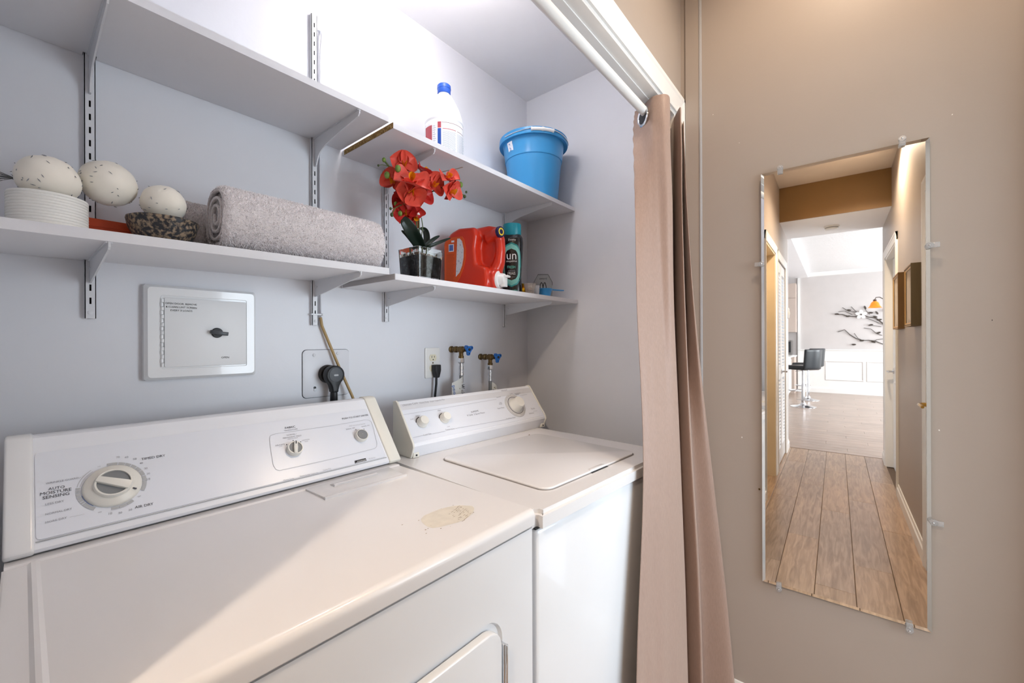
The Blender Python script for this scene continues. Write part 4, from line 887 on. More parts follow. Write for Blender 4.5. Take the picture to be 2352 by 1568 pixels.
# ---- orchid
oc = thing('orchid_plant', 'coral-red artificial orchid with green buds in the glass vase', 'plant', (.813, 1.034, TR_+.076)); OO = V(oc.location)
M_pet = pm('orchid_petal', '#e0503f', .45, var=.10, vscale=60, sheen=.1); M_pet2 = pm('orchid_petal_dark', '#c32a26', .5, var=.10, vscale=60)
M_lip = pm('orchid_lip', '#f0a818', .5, var=.2, vscale=150, col2='#d23c22', c2=(.55, .7)); M_stem = pm('orchid_stem', '#5d6a3c', .5, var=.2, vscale=60); M_bud = pm('orchid_bud', '#6f8a3c', .5, var=.25, vscale=90)
M_leaf = pm('orchid_leaf', '#14241b', .35, var=.15, vscale=20)
def petal(mb, M, ln, wd, curl, bend, m=0):
    def f(s, t):
        x = (s-.5)*2; w = wd*math.sin(PI*min(1, .06+.94*t)**.75)**.8 if t < 1 else 0
        z = curl*math.sin(t*PI*.55)*ln + bend*x*x*w + .03*ln*math.sin(6*t+4*x); return V((x*w*.5, t*ln, z))
    mb.grid(f, 9, 10, m, M)
def flower(p, nrm, size, roll, mat, k):
    nrm = V(nrm).normalized(); X = V((0, 0, 1)).cross(nrm); X = X.normalized() if X.length > .01 else V((1, 0, 0)); Mf = frame(V(p)-OO, X, nrm.cross(X)) @ Matrix.Rotation(R_(roll), 4, 'Z')
    hub = MB().sphere((0, 0, .001), size*.07, 8, M=Mf).build('flower', mat, oc)
    random.seed(100+k)
    for a, l, w_ in ((90, 1, .72), (210, .95, .62), (330, .95, .62)):
        mb = MB(); petal(mb, Mf @ Matrix.Rotation(R_(a-90+random.uniform(-6, 6)), 4, 'Z') @ Matrix.Translation((0, 0, -.001)), size*l*.58, size*w_*.62, random.uniform(-.2, .25), .5); mb.build('petal', mat, hub, smooth=60)
    for a in (25, 155):
        mb = MB(); petal(mb, Mf @ Matrix.Rotation(R_(a-90+random.uniform(-6, 6)), 4, 'Z') @ Matrix.Translation((0, 0, .0015)), size*.62, size*.95, random.uniform(-.05, .3), .3); mb.build('petal', mat, hub, smooth=60)
    mb = MB(); petal(mb, Mf @ Matrix.Rotation(R_(180), 4, 'Z') @ Matrix.Translation((0, 0, .003)) @ Matrix.Rotation(R_(40), 4, 'X'), size*.28, size*.22, .4, 1.2); petal(mb, Mf @ Matrix.Translation((0, 0, .003)) @ Matrix.Rotation(R_(60), 4, 'X'), size*.13, size*.12, .2, 1)
    mb.build('lip', M_lip, hub, smooth=60)
cd = V((-.62, -.75, -.2))
for k, (u, v, y, n, s, rl, m_) in enumerate([
    (926, 380, 1.045, (-.35, -.85, -.1), .070, 10, M_pet), (908, 418, 1.05, (-.9, -.45, -.2), .070, -20, M_pet), (945, 418, 1.000, (-.4, -.7, .55), .088, 170, M_pet), (946, 440, .995, (-.5, -.8, -.3), .074, 150, M_pet),
    (974, 402, 1.03, (.2, -.6, .8), .062, 30, M_pet2), (992, 425, 1.025, (-.1, -.9, -.2), .072, -10, M_pet), (1026, 412, 1.005, (-.2, -.7, .5), .066, 200, M_pet), (1032, 440, 1.0, (.2, -.9, -.25), .066, 20, M_pet),
    (932, 460, 1.04, (-.6, -.7, -.4), .070, 60, M_pet2), (966, 452, 1.04, (-.2, -.95, -.1), .066, 0, M_pet2), (930, 490, 1.035, (-.5, -.8, -.2), .062, 30, M_pet2), (950, 496, 1.04, (.1, -.8, -.6), .062, 90, M_pet2)]):
    flower(at(u, v, y), n, s, rl, m_, k)
def stem(pts, r): MB().tube([at(*p)-OO if len(p) == 3 and p[0] > 50 else V(p) for p in pts], r, 8).build('stem', M_stem, oc)
sy = 1.036
stem([(957, 585, sy), (957, 545, sy), (957, 505, sy), (956, 480, sy), (958, 462, sy-.01), (948, 440, sy-.02), (930, 405, sy-.005), (912, 392, sy), (893, 382, sy+.005), (884, 370, sy+.01)], .0026)
stem([(963, 585, sy+.01), (963, 545, sy+.01), (962, 500, sy), (964, 476, sy), (975, 457, sy), (992, 440, sy), (1018, 430, sy-.02), (1046, 436, sy-.03), (1060, 445, sy-.03), (1070, 452, sy-.03)], .0023)
stem([(955, 478, sy), (948, 470, sy-.005), (932, 467, sy-.01), (918, 472, sy-.01), (908, 477, sy-.01), (903, 486, sy-.01), (899, 492, sy-.01)], .0016)
stem([(893, 382, sy+.005), (878, 378, sy+.01), (868, 380, sy+.01)], .001); stem([(905, 478, sy-.01), (897, 480, sy-.01)], .001)
stem([(1050, 438, sy-.03), (1056, 428, sy-.03)], .001); stem([(968, 500, sy), (971, 520, sy+.005), (968, 545, sy+.01), (966, 580, sy+.01)], .0014)
for u, v, r, y in ((882, 367, .0062, sy+.01), (889, 402, .0088, sy), (914, 387, .0092, sy-.03), (869, 380, .003, sy+.01), (909, 468, .006, sy), (900, 493, .0055, sy-.01), (897, 479, .004, sy-.01), (919, 490, .007, sy-.02), (1058, 424, .0085, sy-.03), (1045, 437, .0088, sy-.04), (1071, 441, .004, sy-.03), (1067, 451, .0055, sy-.03)):
    p = at(u, v, y)-OO; MB().sphere(p, r, 12, sc=(.9, .9, 1.15)).build('bud', M_bud if r > .0058 else pm('orchid_bud_dark', '#47542f', .5, var=.3, vscale=90), oc)
MB().tube([at(960, 487, sy-.003)-OO, at(960, 494, sy-.003)-OO], .0062, 12).build('stem_tie', M_white, oc)
def leaf(pts, wd):
    P = [at(*p)-OO for p in pts]; mb = MB()
    def f(s, t):
        c = crm(P, t); d = (crm(P, min(1, t+.03))-crm(P, max(0, t-.03))).normalized(); side = d.cross(cd).normalized(); up_ = side.cross(d).normalized(); x = (s-.5)*2; w = wd*(math.sin(PI*(.12+.88*t)))**.6
        return c + side*(x*w*.5) + up_*(.18*abs(x)*w)
    mb.grid(f, 9, 20); o = mb.build('leaf', M_leaf, oc, smooth=60); o.modifiers.new('t', 'SOLIDIFY').thickness = .0012
leaf([(968, 572, 1.035), (960, 555, 1.02), (944, 528, 1.0), (930, 508, .995), (924, 502, 1.0)], .037)
leaf([(958, 572, 1.035), (950, 557, 1.03), (936, 540, 1.03), (922, 529, 1.035)], .014)
leaf([(970, 572, 1.045), (980, 552, 1.06), (977, 530, 1.075), (964, 524, 1.08)], .020)
leaf([(968, 574, 1.04), (982, 560, 1.03), (998, 548, 1.03), (1010, 541, 1.035)], .012)
leaf([(970, 575, 1.035), (985, 566, 1.01), (1010, 556, 1.0), (1036, 546, 1.0)], .011)

# ---- red detergent dispenser
JP, JA = V((1.052, 1.203, TR_+.001)), R_(-73)
JS = .84
jg = thing('detergent_jug', 'red laundry detergent dispenser with white tap on the lower shelf', 'detergent', JP, JA)
M_rd = pm('detergent_red', '#d2331c', .28, var=.02, coat=.2)
mb = MB()
mb.prism([(.0, .012), (.012, .0), (.215, .0), (.225, .03), (.215, .085), (.165, .10), (.160, .16), (.168, .205), (.160, .236), (.075, .238), (.03, .222), (.005, .185)], 'y', .002, .116, r=.016, seg=4)
mb.box(.15, .245, .050, .078, .05, .22, r=.005)
mb.tube([(.14, .059, .215), (.20, .059, .222), (.235, .059, .216), (.250, .057, .190), (.254, .057, .15), (.248, .058, .11), (.225, .06, .07)], [.028, .025, .024, .022, .021, .024, .03], 16)
mb.tube([(.19, .055, .20), (.228, .048, .208), (.262, .034, .213)], [.024, .021, .019], 16)
mb.tube([(.14, .062, .050), (.19, .058, .047), (.236, .054, .044), (.246, .053, .043)], [.048, .046, .0435, .041], 20)
o = mb.build('body', M_rd, jg, smooth=180)
r_ = o.modifiers.new('merge', 'REMESH'); r_.mode = 'VOXEL'; r_.voxel_size = .0035; r_.use_smooth_shade = True
s_ = o.modifiers.new('soften', 'SMOOTH'); s_.factor = .5; s_.iterations = 9
TX = (V((.262, .034, .213))-V((.228, .048, .208))).normalized(); MT = frame(V((.262, .034, .213)), TX.cross(V((0, 0, 1))).normalized()*-1, V((0, 0, 1))); 
if (MT.to_3x3() @ V((0, 0, 1))).dot(TX) < 0: MT = frame(V((.262, .034, .213)), TX.cross(V((0, 0, 1))).normalized(), V((0, 0, 1)))
cpp = MB().lathe([(.0205, -.006), (.0205, .006), (.019, .0085), (.0004, .0085)], 28, MT).build('fill_cap', pm('cap_navy', '#1d1a4a', .35), jg, smooth=40)
MB().lathe([(.0140, .0085), (.0140, .0093), (.0085, .0093)], 28, MT).build('cap_ring', pm('cap_yellow', '#e7c62e', .4), cpp, smooth=20)
MB().lathe([(.0088, .009), (.0088, .0097), (.0004, .0097)], 24, MT).build('cap_centre', pm('cap_navy', '#1d1a4a'), cpp, smooth=20)
MB().lathe([(.024, 0), (.024, .008), (.022, .010), (.0005, .010)], 28, Matrix.Translation((.112, .075, .2345))).build('vent_cap', pm('cap_purple', '#352368', .4), jg, smooth=40)
TA = frame((.246, .053, .043), (0, 1, 0), (0, 0, 1))                       # local z points along the jug
tp = MB().lathe([(.033, -.010), (.033, .004), (.031, .007), (.024, .0075), (.021, .026), (.019, .030), (.0005, .030)], 28, TA).build('tap', pm('tap_white', '#f0f0ee', .35), jg, smooth=40)
MB().box(-.012, .012, -.028, .006, .012, .036, 0, TA, r=.002).build('spout', pm('tap_white', '#f0f0ee'), tp, smooth=40)
MB().box(-.013, .013, .006, .013, .014, .050, 0, TA, r=.002).build('press_button', pm('tap_white', '#f0f0ee'), tp, smooth=40)
jg.scale = (JS, 1, 1)
# back label on the jug's flat side
YL = -.0006
M_or = pm('label_orange', '#d8541c', .4, var=.03)
lp = [(.008, .035), (.014, .026), (.060, .024), (.085, .05), (.104, .085), (.114, .12), (.116, .155), (.108, .19), (.098, .203), (.045, .203), (.016, .195), (.008, .18)]
lab = MB().prism(lp, 'y', YL, .004).build('label', M_or, jg, smooth=0)
MB().prism([(.066, .055), (.085, .07), (.098, .095), (.105, .125), (.106, .155), (.098, .185), (.086, .196), (.074, .196), (.070, .13)], 'y', YL-.0006, .003).build('label_panel', pm('label_pale', '#d9d6da', .5, vscale=120, col2='#9b98a8', c2=(.55, .7)), lab, smooth=0)
MB().box(.030, .056, YL-.0006, .003, .150, .178).build('barcode', pm('barcode_paper', '#dfe3ea', .5), lab, smooth=0)
for k in range(7): MB().box(.033+k*.003, .0345+k*.003+(k % 3)*.0004, YL-.001, .003, .153, .175).build('barcode_bar', M_lb, lab, smooth=0)
mb = MB()
for k in range(22): mb.box(.018, .060-(k*7 % 9)*.001, YL-.0004, .003, .042+k*.0046, .0432+k*.0046)
o = mb.build('small_print', pm('print_brown', '#a63c12', .5), lab, smooth=0); o['kind'] = 'stuff'
MB().box(.044, .058, YL-.0006, .003, .184, .191).build('load_badge', pm('barcode_paper', '#dfe3ea'), lab, smooth=0)

# ---- fabric scent bottle
BA = math.atan2(-.64, -.77)
db = thing('scent_booster_bottle', 'black and teal laundry scent bottle with teal cap beside the red jug', 'bottle', (1.291, 1.062, TR_), BA+PI/2+R_(-6))   # local -y faces the room
def bot(s, t):
    P = [(.0, 0), (.038, 0), (.0405, .004), (.0395, .03), (.036, .07), (.0395, .12), (.043, .17), (.0445, .205), (.043, .225), (.036, .238), (.030, .242)]
    n = len(P)-1; k = t*n; i = min(int(k), n-1); f = k-i; r = P[i][0]*(1-f)+P[i+1][0]*f; z = P[i][1]*(1-f)+P[i+1][1]*f; a = 2*PI*s
    c, q = math.cos(a), math.sin(a); return V((math.copysign(abs(c)**.75, c)*r, math.copysign(abs(q)**.8, q)*r*.62, z))
M_bt = pm('bottle_black', '#15191d', .25, coat=.3)
M_teal = pm('bottle_teal', '#2f8f8c', .3)
MB().grid(bot, 64, 60, wrapu=True).build('body', M_bt, db, smooth=60)
MB().lathe([(.034, .236), (.0365, .240), (.0365, .278), (.0345, .283), (.0005, .283)], 40, sy=.72).build('cap', pm('cap_teal', '#1c93a4', .35, var=.03), db, smooth=40)
def face(x, z, lift=.0006):        # point on the bottle's front surface
    lo, hi = PI, 2*PI; 
    best = None
    for i in range(81):
        t = .05+.9*i/80; p = bot(.75, t)
        if best is None or abs(p.z-z) < best[0]: best = (abs(p.z-z), t)
    t = best[1]; rx = bot(0, t).x; ry = abs(bot(.75, t).y); c = max(-.98, min(.98, x/rx)); q = (1-abs(c)**(2/.75))**(.8/2); return V((x, -ry*q-lift, z))
def patch(x0, x1, z0_, z1_, mat, name, lift, round_=True):
    def f(s, t):
        x = (s-.5)*2; z = (t-.5)*2
        if round_: w = (1-abs(z)**4)**.5; x = x*max(w, .02)
        return face((x0+x1)/2+x*(x1-x0)/2, (z0_+z1_)/2+z*(z1_-z0_)/2, lift)
    return MB().grid(f, 13, 21).build(name, mat, db, smooth=60)
patch(-.036, .036, .030, .205, M_teal, 'label_border', .0005); patch(-.033, .033, .036, .199, pm('label_mint', '#7fc4b8', .4, var=.15, vscale=30), 'label_halo', .0009); lab2 = patch(-.027, .027, .056, .180, M_bt, 'label', .0013)
def bwrite(t, x0, x1, z, mat, asp=1):
    vs_, fs_ = glyphs(t); ln = x1-x0; mb = MB(); mb.add([face(x0+ln*x, z+ln*y*asp, .0020) for x, y in vs_], fs_); mb.build('lettering', mat, lab2, smooth=0)
bwrite('un', -.019, .019, .138, M_white, 1.1); bwrite('stopables', -.021, .021, .128, M_white); bwrite('FRESH', -.017, .015, .103, pm('print_mint', '#6fd6c2', .5), 1.2); bwrite('FRAIS', -.015, .015, .078, M_white, 1.2); bwrite('Downy', -.012, .018, .212, M_white)
for k in range(3): bwrite('scent beads', -.014, .014, .094-k*.0035 if k < 2 else .068, M_inkg, .7)
bwrite('Unstopables', -.020, .024, .014, pm('print_mint', '#6fd6c2'), .9)

# ---- small things in the corner
def candy(p, r, label):
    t = thing('wrapped_candy', label, 'candy', p, random.uniform(0, 3), 'gold wrapped candies'); M_gf = pm('gold_foil', '#d9a521', .25, 1, var=.2, vscale=150, bump=.8, bscale=250)
    MB().sphere((0, 0, r*.9), r, 12, sc=(1, 1, .9)).build('candy', M_gf, t)
    def f(s, q): a = 2*PI*s; k = r*(.2+.8*q)*(1+.25*math.sin(a*5)); return V((k*math.cos(a)*.8, k*math.sin(a)*.8, r*1.7+q*r*.7))
    MB().grid(f, 30, 4, wrapu=True).build('twist', M_gf, t)
candy((1.345, 1.050, TR_), .0205, 'gold foil wrapped candy beside the scent bottle'); candy((1.400, 1.055, TR_), .018, 'gold foil wrapped candy behind the small clear cups'); candy((1.372, 1.100, TR_), .018, 'gold foil wrapped candy at the back behind the small clear cups')
M_fr = pm('frosted_plastic', '#e6dfd8', .25, trans=.8, var=.05)
c1 = thing('small_cup', 'small clear faceted plastic cup on the shelf edge', 'cup', (1.318, .994, TR_))
def ngon(r, z, n=8): return [(r*math.cos(2*PI*i/n+.3), r*math.sin(2*PI*i/n+.3), z) for i in range(n)]
MB().ring(ngon(.017, 0), ngon(.026, .042)).ring(ngon(.026, .042), ngon(.0235, .042)).ring(ngon(.0235, .042), ngon(.0155, .003)).add(ngon(.017, 0), [list(range(8))[::-1]]).add(ngon(.0155, .003), [list(range(8))]).build('cup', M_fr, c1, smooth=0)
MB().sphere((0, 0, .018), .011, 8, sc=(1, 1, .7)).build('contents', pm('cup_contents', '#8f6a55', .7, var=.2, vscale=90), c1)
c2_ = thing('measuring_cup', 'small milky measuring cup beside the blue scoop', 'cup', (1.366, 1.0, TR_))
MB().lathe([(.0005, 0), (.013, 0), (.016, .040), (.0145, .040), (.0098, .002), (.0005, .002)], 24).build('cup', pm('milky_plastic', '#e3e4e8', .3, trans=.5, var=0), c2_, smooth=40)
sc2 = thing('measuring_scoop', 'bright blue plastic measuring scoop at the shelf corner', 'scoop', (1.43, 1.0, TR_), R_(-20))
M_sc = pm('scoop_blue', '#3f9bdc', .35)
MB().lathe([(.0005, 0), (.021, 0), (.0305, .030), (.032, .031), (.032, .033), (.029, .033), (.0195, .003), (.0005, .003)], 36).build('scoop', M_sc, sc2, smooth=40)
MB().prism([(.029, -.010), (.06, -.008), (.092, -.010), (.096, 0), (.092, .010), (.06, .008), (.029, .010)], 'z', .0295, .0335, r=.001).build('handle', M_sc, sc2, smooth=30)
aw = thing('acrylic_award', 'clear octagonal acrylic plaque with a double-arch mark', 'plaque', (1.515, 1.07, TR_), R_(-52))
oc8 = [(-.041, .0), (.041, .0), (.041, .062), (.041, .075), (.022, .110), (-.022, .110), (-.041, .075), (-.041, .03)]
MB().prism(oc8, 'y', -.006, .006, r=.0015).build('plaque', pm('acrylic', '#dfe5e6', .05, trans=.93, var=0), aw, smooth=20)
mb = MB(); n = len(oc8)
for i in range(n):
    a, b = V((oc8[i][0], -.0066, oc8[i][1])), V((oc8[(i+1) % n][0], -.0066, oc8[(i+1) % n][1]))
    if i in (3, 4, 5, 2): mb.tube([a, b], .0008, 6)
mb.build('dark_edge', M_dark, aw)
ar = []
for cx_ in (-.007, .007):
    ar.append([(cx_+.0068*math.cos(R_(a)), -.0068, .044+.030*math.sin(R_(a))) for a in range(0, 181, 12)])
mb = MB()
for p_ in ar: mb.tube(p_, .0016, 6)
mb.build('arch_mark', M_dark, aw); mb = MB(); write(mb, 'award', V((-.016, -.0064, .088)), V((.016, -.0064, .088)), V((0, -1, 0))); mb.build('lettering', M_ink, aw, smooth=0)
# ================================================================ doors of the hall (seen in the mirror)
M_door = pm('door_white', '#eceef0', .35, var=.01)
def panel_door(name, x0, x1, y, t, sgn, mat, top=2.04, rows=((.12, .86), (.98, 1.90))):
    """flat door leaf between x0 and x1; face at y looks toward sgn"""
    d = struct(MB().box(x0, x1, min(y, y-sgn*t), max(y, y-sgn*t), .006, top).build(name, mat, smooth=0)); w_ = (x1-x0)
    for z0_, z1_ in rows:
        for k in range(2):
            a = x0+w_*(.14+.40*k); b = a+w_*.32; o1 = [(p, y+sgn*.0005, q) for p, q in rr(a, b, z0_, z1_, .004, 2)]; i1 = [(p, y+sgn*.006, q) for p, q in rr(a+.012, b-.012, z0_+.012, z1_-.012, .004, 2)]; i2 = [(p, y+sgn*.001, q) for p, q in rr(a+.03, b-.03, z0_+.03, z1_-.03, .004, 2)]
            MB().ring(o1, i1).ring(i1, i2).add(i2, [list(range(len(i2)))]).build('door_panel', mat, d, smooth=0)
    return d
def lever(parent, x, y, z, sgn, dirx, mat):
    b = MB().lathe([(.026, 0), (.026, .004), (.02, .009), (.011, .012), (.010, .045)], 20, frame((x, y, z), (1, 0, 0), (0, 0, 1)) if sgn < 0 else frame((x, y, z), (-1, 0, 0), (0, 0, 1))).build('lever_handle', mat, parent, smooth=40)
    MB().tube([(x, y+sgn*.044, z), (x+dirx*.03, y+sgn*.050, z+.002), (x+dirx*.075, y+sgn*.050, z+.004), (x+dirx*.11, y+sgn*.047, z-.002)], [.010, .009, .008, .007], 10).build('lever_arm', mat, b)
# doorway with warm cream lining, next to the laundry closet
casing('trim_6', DA[0], DA[1], 2.06, YF, -1)
mb = MB(); mb.box(DA[0]-.001, DA[0]+.018, YF-.003, YI+.02, 0, 2.06); mb.box(DA[1]-.018, DA[1]+.001, YF-.003, YI+.02, 0, 2.06); mb.box(DA[0], DA[1], YF-.003, YI+.02, 2.042, 2.061); struct(mb.build('trim_7', M_cream, smooth=0))
d1 = panel_door('door_1', DA[0]+.02, DA[1]-.02, YI-.012, .035, -1, M_cream); lever(d1, DA[1]-.09, YI-.012, .95, -1, -1, M_chrome)
for z in (.25, 1.06, 1.83): MB().box(DA[0]+.006, DA[0]+.028, YI-.018, YI-.010, z, z+.09).build('hinge', M_gold, d1, smooth=0)
# louvred closet doors
casing('trim_8', DB[0], DB[1], 2.05, YF, -1)
def louvre(name, x0, x1):
    d = struct(MB().box(x0, x0+.06, YF+.004, YF+.032, .012, 2.04).box(x1-.06, x1, YF+.004, YF+.032, .012, 2.04).box(x0+.06, x1-.06, YF+.005, YF+.031, .012, .16).box(x0+.06, x1-.06, YF+.005, YF+.031, .86, .98).box(x0+.06, x1-.06, YF+.005, YF+.031, 1.94, 2.04).build(name, M_door, smooth=0))
    sl = None
    for z_a, z_b in ((.17, .86), (.99, 1.94)):
        z = z_a+.012
        while z < z_b-.01:
            M = Matrix.Translation(((x0+x1)/2, YF+.018, z)) @ Matrix.Rotation(R_(38), 4, 'X')
            if sl is None: sl = MB().box(-(x1-x0)/2+.058, (x1-x0)/2-.058, -.018, .018, -.003, .003).build('slat', M_door, d, smooth=0); o = sl
            else: o = bpy.data.objects.new('slat', sl.data); C.objects.link(o); o.parent = d
            o.matrix_local = M; z += .034
    return d
xm = (DB[0]+DB[1])/2; louvre('door_2', DB[0]+.004, xm-.002); d3 = louvre('door_3', xm+.002, DB[1]-.004); lever(d3, xm-.03, YF+.004, .93, -1, -1, M_chrome)
# doors in the opposite wall
casing('trim_9', DC[0], DC[1], 2.06, YO, 1); struct(MB().box(DC[0]-.001, DC[0]+.015, YO-.12, YO+.003, 0, 2.06).box(DC[1]-.015, DC[1]+.001, YO-.12, YO+.003, 0, 2.06).box(DC[0], DC[1], YO-.12, YO+.003, 2.045, 2.061).build('trim_10', M_white, smooth=0))
d4 = panel_door('door_4', DC[0]+.017, DC[1]-.017, YO-.05, .035, 1, M_door); lever(d4, DC[0]+.09, YO-.05, .95, 1, 1, M_chrome)
casing('trim_11', DD[0], DD[1], 2.06, YO, 1); d5 = panel_door('door_5', DD[0]+.003, DD[1]-.003, YO-.008, .035, 1, M_door); lever(d5, DD[0]+.045, YO-.008, .905, 1, 1, M_gold)
casing('trim_12', DE[0], DE[1], 2.06, YO, 1)
# sunlit room across the hall
M_rm = pm('room_paint', '#e6e4e0', .6, var=.01)
sbox('wall_room_left', M_rm, .1, .16, -2.4, YO-.12, 0, 2.6); sbox('wall_room_right', M_rm, 2.6, 2.66, -2.4, YO-.12, 0, 2.6); sbox('ceiling', M_ceil, .1, 2.66, -2.46, YO-.12, 2.5, 2.6); sbox('wall_room_hall', M_rm, 1.70, 2.66, YO-.12, YO-.06, 0, 2.6)
def window(n, x0, x1, z0_, z1_, y):
    o = struct(MB().box(x0, x1, y-.03, y+.01, z0_, z0_+.05).box(x0, x1, y-.03, y+.01, z1_-.05, z1_).box(x0, x0+.05, y-.03, y+.01, z0_, z1_).box(x1-.05, x1, y-.03, y+.01, z0_, z1_).box((x0+x1)/2-.02, (x0+x1)/2+.02, y-.025, y+.005, z0_, z1_).build('window_%d' % n, M_white, smooth=0))
    for a, b in ((x0+.05, (x0+x1)/2-.02), ((x0+x1)/2+.02, x1-.05)): MB().box(a, b, y-.013, y-.010, z0_+.05, z1_-.05).build('pane', pm('window_glass', '#eef4f6', .0, trans=1, var=0), o, smooth=0)
def wall_with_window(name, x0, x1, y0, y1, h, wins, mat):
    mb = MB(); x = x0
    for a, b, z0_, z1_ in wins: mb.box(x, a, y0, y1, 0, h); mb.box(a, b, y0, y1, 0, z0_); mb.box(a, b, y0, y1, z1_, h); x = b
    mb.box(x, x1, y0, y1, 0, h); struct(mb.build(name, mat, smooth=0))
wall_with_window('wall_room_window', .1, 2.66, -2.46, -2.36, 2.6, [(.15, 2.55, .60, 2.2)], M_rm); window(1, .15, 2.55, .60, 2.2, -2.40)

# ================================================================ things in the hall
sm_ = mhit(1910, 519, 2, SO); sd = thing('smoke_detector', 'round white smoke detector on the dropped hall ceiling', 'smoke detector', (sm_.x, sm_.y, SO))
MB().lathe([(.065, 0), (.065, -.012), (.06, -.016)], 32).build('base', M_white, sd); MB().lathe([(.058, -.014), (.056, -.024), (.050, -.026)], 32).build('vent_ring', pm('vent_grey', '#9b9a96', .6), sd); MB().lathe([(.055, -.024), (.050, -.036), (.0005, -.040)], 32).build('cover', M_white, sd)
th = thing('thermostat', 'small white oval thermostat at the end of the hall wall', 'thermostat', (-2.56, YF, 1.565))
MB().lathe([(.045, 0), (.044, .018), (.036, .026), (.0005, .028)], 28, frame((0, 0, 0), (1, 0, 0), (0, 0, 1)), sy=1.45).build('cover', M_white, th); MB().lathe([(.018, .027), (.017, .033), (.0005, .034)], 20, frame((0, 0, .0), (1, 0, 0), (0, 0, 1))).build('dial', M_ivory, th)
def picture(label, xr, ln, z0_, z1_, dep, side, frm):
    """deep box frame on the opposite wall; xr = end toward the mirror"""
    t = thing('box_frame_picture', label, 'picture', (xr, YO, z0_), 0, 'deep framed pictures'); H = z1_-z0_; W_ = .022
    MB().box(-W_*.0-.004, 0, 0, dep, 0, H).box(-ln, -ln+.004, 0, dep, 0, H).box(-ln+.004, -.004, 0, dep-.001, 0, .012).box(-ln+.004, -.004, 0, dep-.001, H-.012, H).build('box_side', side, t, smooth=0)
    o1 = [(x, dep, z) for x, z in ((-ln+.001, .001), (-.001, .001), (-.001, H-.001), (-ln+.001, H-.001))]; i1 = [(x, dep-.006, z) for x, z in ((-ln+W_, W_), (-W_, W_), (-W_, H-W_), (-ln+W_, H-W_))]
    MB().ring(o1, i1).build('gilt_frame', frm, t, smooth=0)
    MB().box(-ln+W_*.9, -W_*.9, dep-.016, dep-.009, W_*.9, H-W_*.9).build('canvas', pm('canvas_art', '#dcd2c6', .8, vscale=6, col2='#b3a391', c2=(.45, .65)), t, smooth=0)
M_fs = pm('frame_side_brown', '#6a5a3e', .6, var=.12, vscale=40, stretch=(1, 1, .1)); M_gl = pm('frame_gilt', '#d0a04a', .35, .3, var=.08)
picture('deep brown box-framed picture beside the white door with brass lever', -.204, .30, 1.335, 1.70, .048, M_fs, M_gl)
picture('brown box-framed picture further along the hall wall', -.99, .34, 1.335, 1.745, .036, pm('frame_side_tan', '#8a6a40', .6, var=.1), M_gl)

# ================================================================ dining room beyond the hall
XD, DCz = -9.4, 2.9
sbox('wall_dining', M_grey, XD-.1, XD-.001, -3.5, 3.1, 0, 3); sbox('wall_kitchen', M_grey, XD, XE, 3.0, 3.1, 0, 3)
struct(MB().box(XE-.06, XE, YI, 3.1, 0, 3).box(XE-.06, XE, -3.5, YO-.12, 0, 3).box(XE-.06, XE, YO-.12, YO, 0, 3).box(XE-.06, XE, YF, YI, 0, 3).build('wall_hall_end', M_grey, smooth=0))
sbox('ceiling', pm('stipple_ceiling', '#eeeeee', .8, var=.01, bump=.5, bscale=30, bdist=.01), XD, XE, -3.5, 3.1, DCz, 3.05)
wall_with_window('wall_window', XD, XE, -3.5, -3.4, 3, [(-9.0, -7.0, .6, 2.3), (-6.3, -3.7, .6, 2.3)], M_grey); window(2, -9.0, -7.0, .6, 2.3, -3.43); window(3, -6.3, -3.7, .6, 2.3, -3.43)
sbox('ceiling', M_ceil, XD, XE-.06, .583, 3.0, 2.80, DCz)           # lower kitchen ceiling
# crown, chair rail, baseboard, wainscot
struct(MB().prism([(XD, DCz), (XD+.07, DCz), (XD+.06, DCz-.02), (XD+.02, DCz-.07), (XD, DCz-.09)], 'y', -3.4, .583).build('trim_13', M_white, smooth=0))
sbox('trim_14', M_white, XD, XD+.012, -3.4, .80, .09, .82)
struct(MB().prism([(XD, .80), (XD+.014, .80), (XD+.02, .86), (XD+.016, 1.0), (XD+.04, 1.02), (XD+.04, 1.04), (XD, 1.04)], 'y', -3.4, .80).build('trim_15', M_white, smooth=0))
struct(MB().prism(bb_prof(XD+.012, 1, .14, .016), 'y', -3.4, .80).build('baseboard_dining', M_white, smooth=0))
for a, b in ((.262, -.455), (-.495, -1.21), (-1.25, -1.97)):
    o1 = [(XD+.0125, y, z) for y, z in ((a, .30), (b, .30), (b, .77), (a, .77))]; m1 = [(XD+.026, y, z) for y, z in ((a-.015, .315), (b+.015, .315), (b+.015, .755), (a-.015, .755))]; i1 = [(XD+.013, y, z) for y, z in ((a-.035, .335), (b+.035, .335), (b+.035, .735), (a-.035, .735))]
    struct(MB().ring(o1, m1).ring(m1, i1).build('trim_16', pm('moulding_shadow_white', '#dcdad8', .4), smooth=0))
sbox('trim_17', M_white, XD, XD+.03, .745, .80, 0, 2.80)
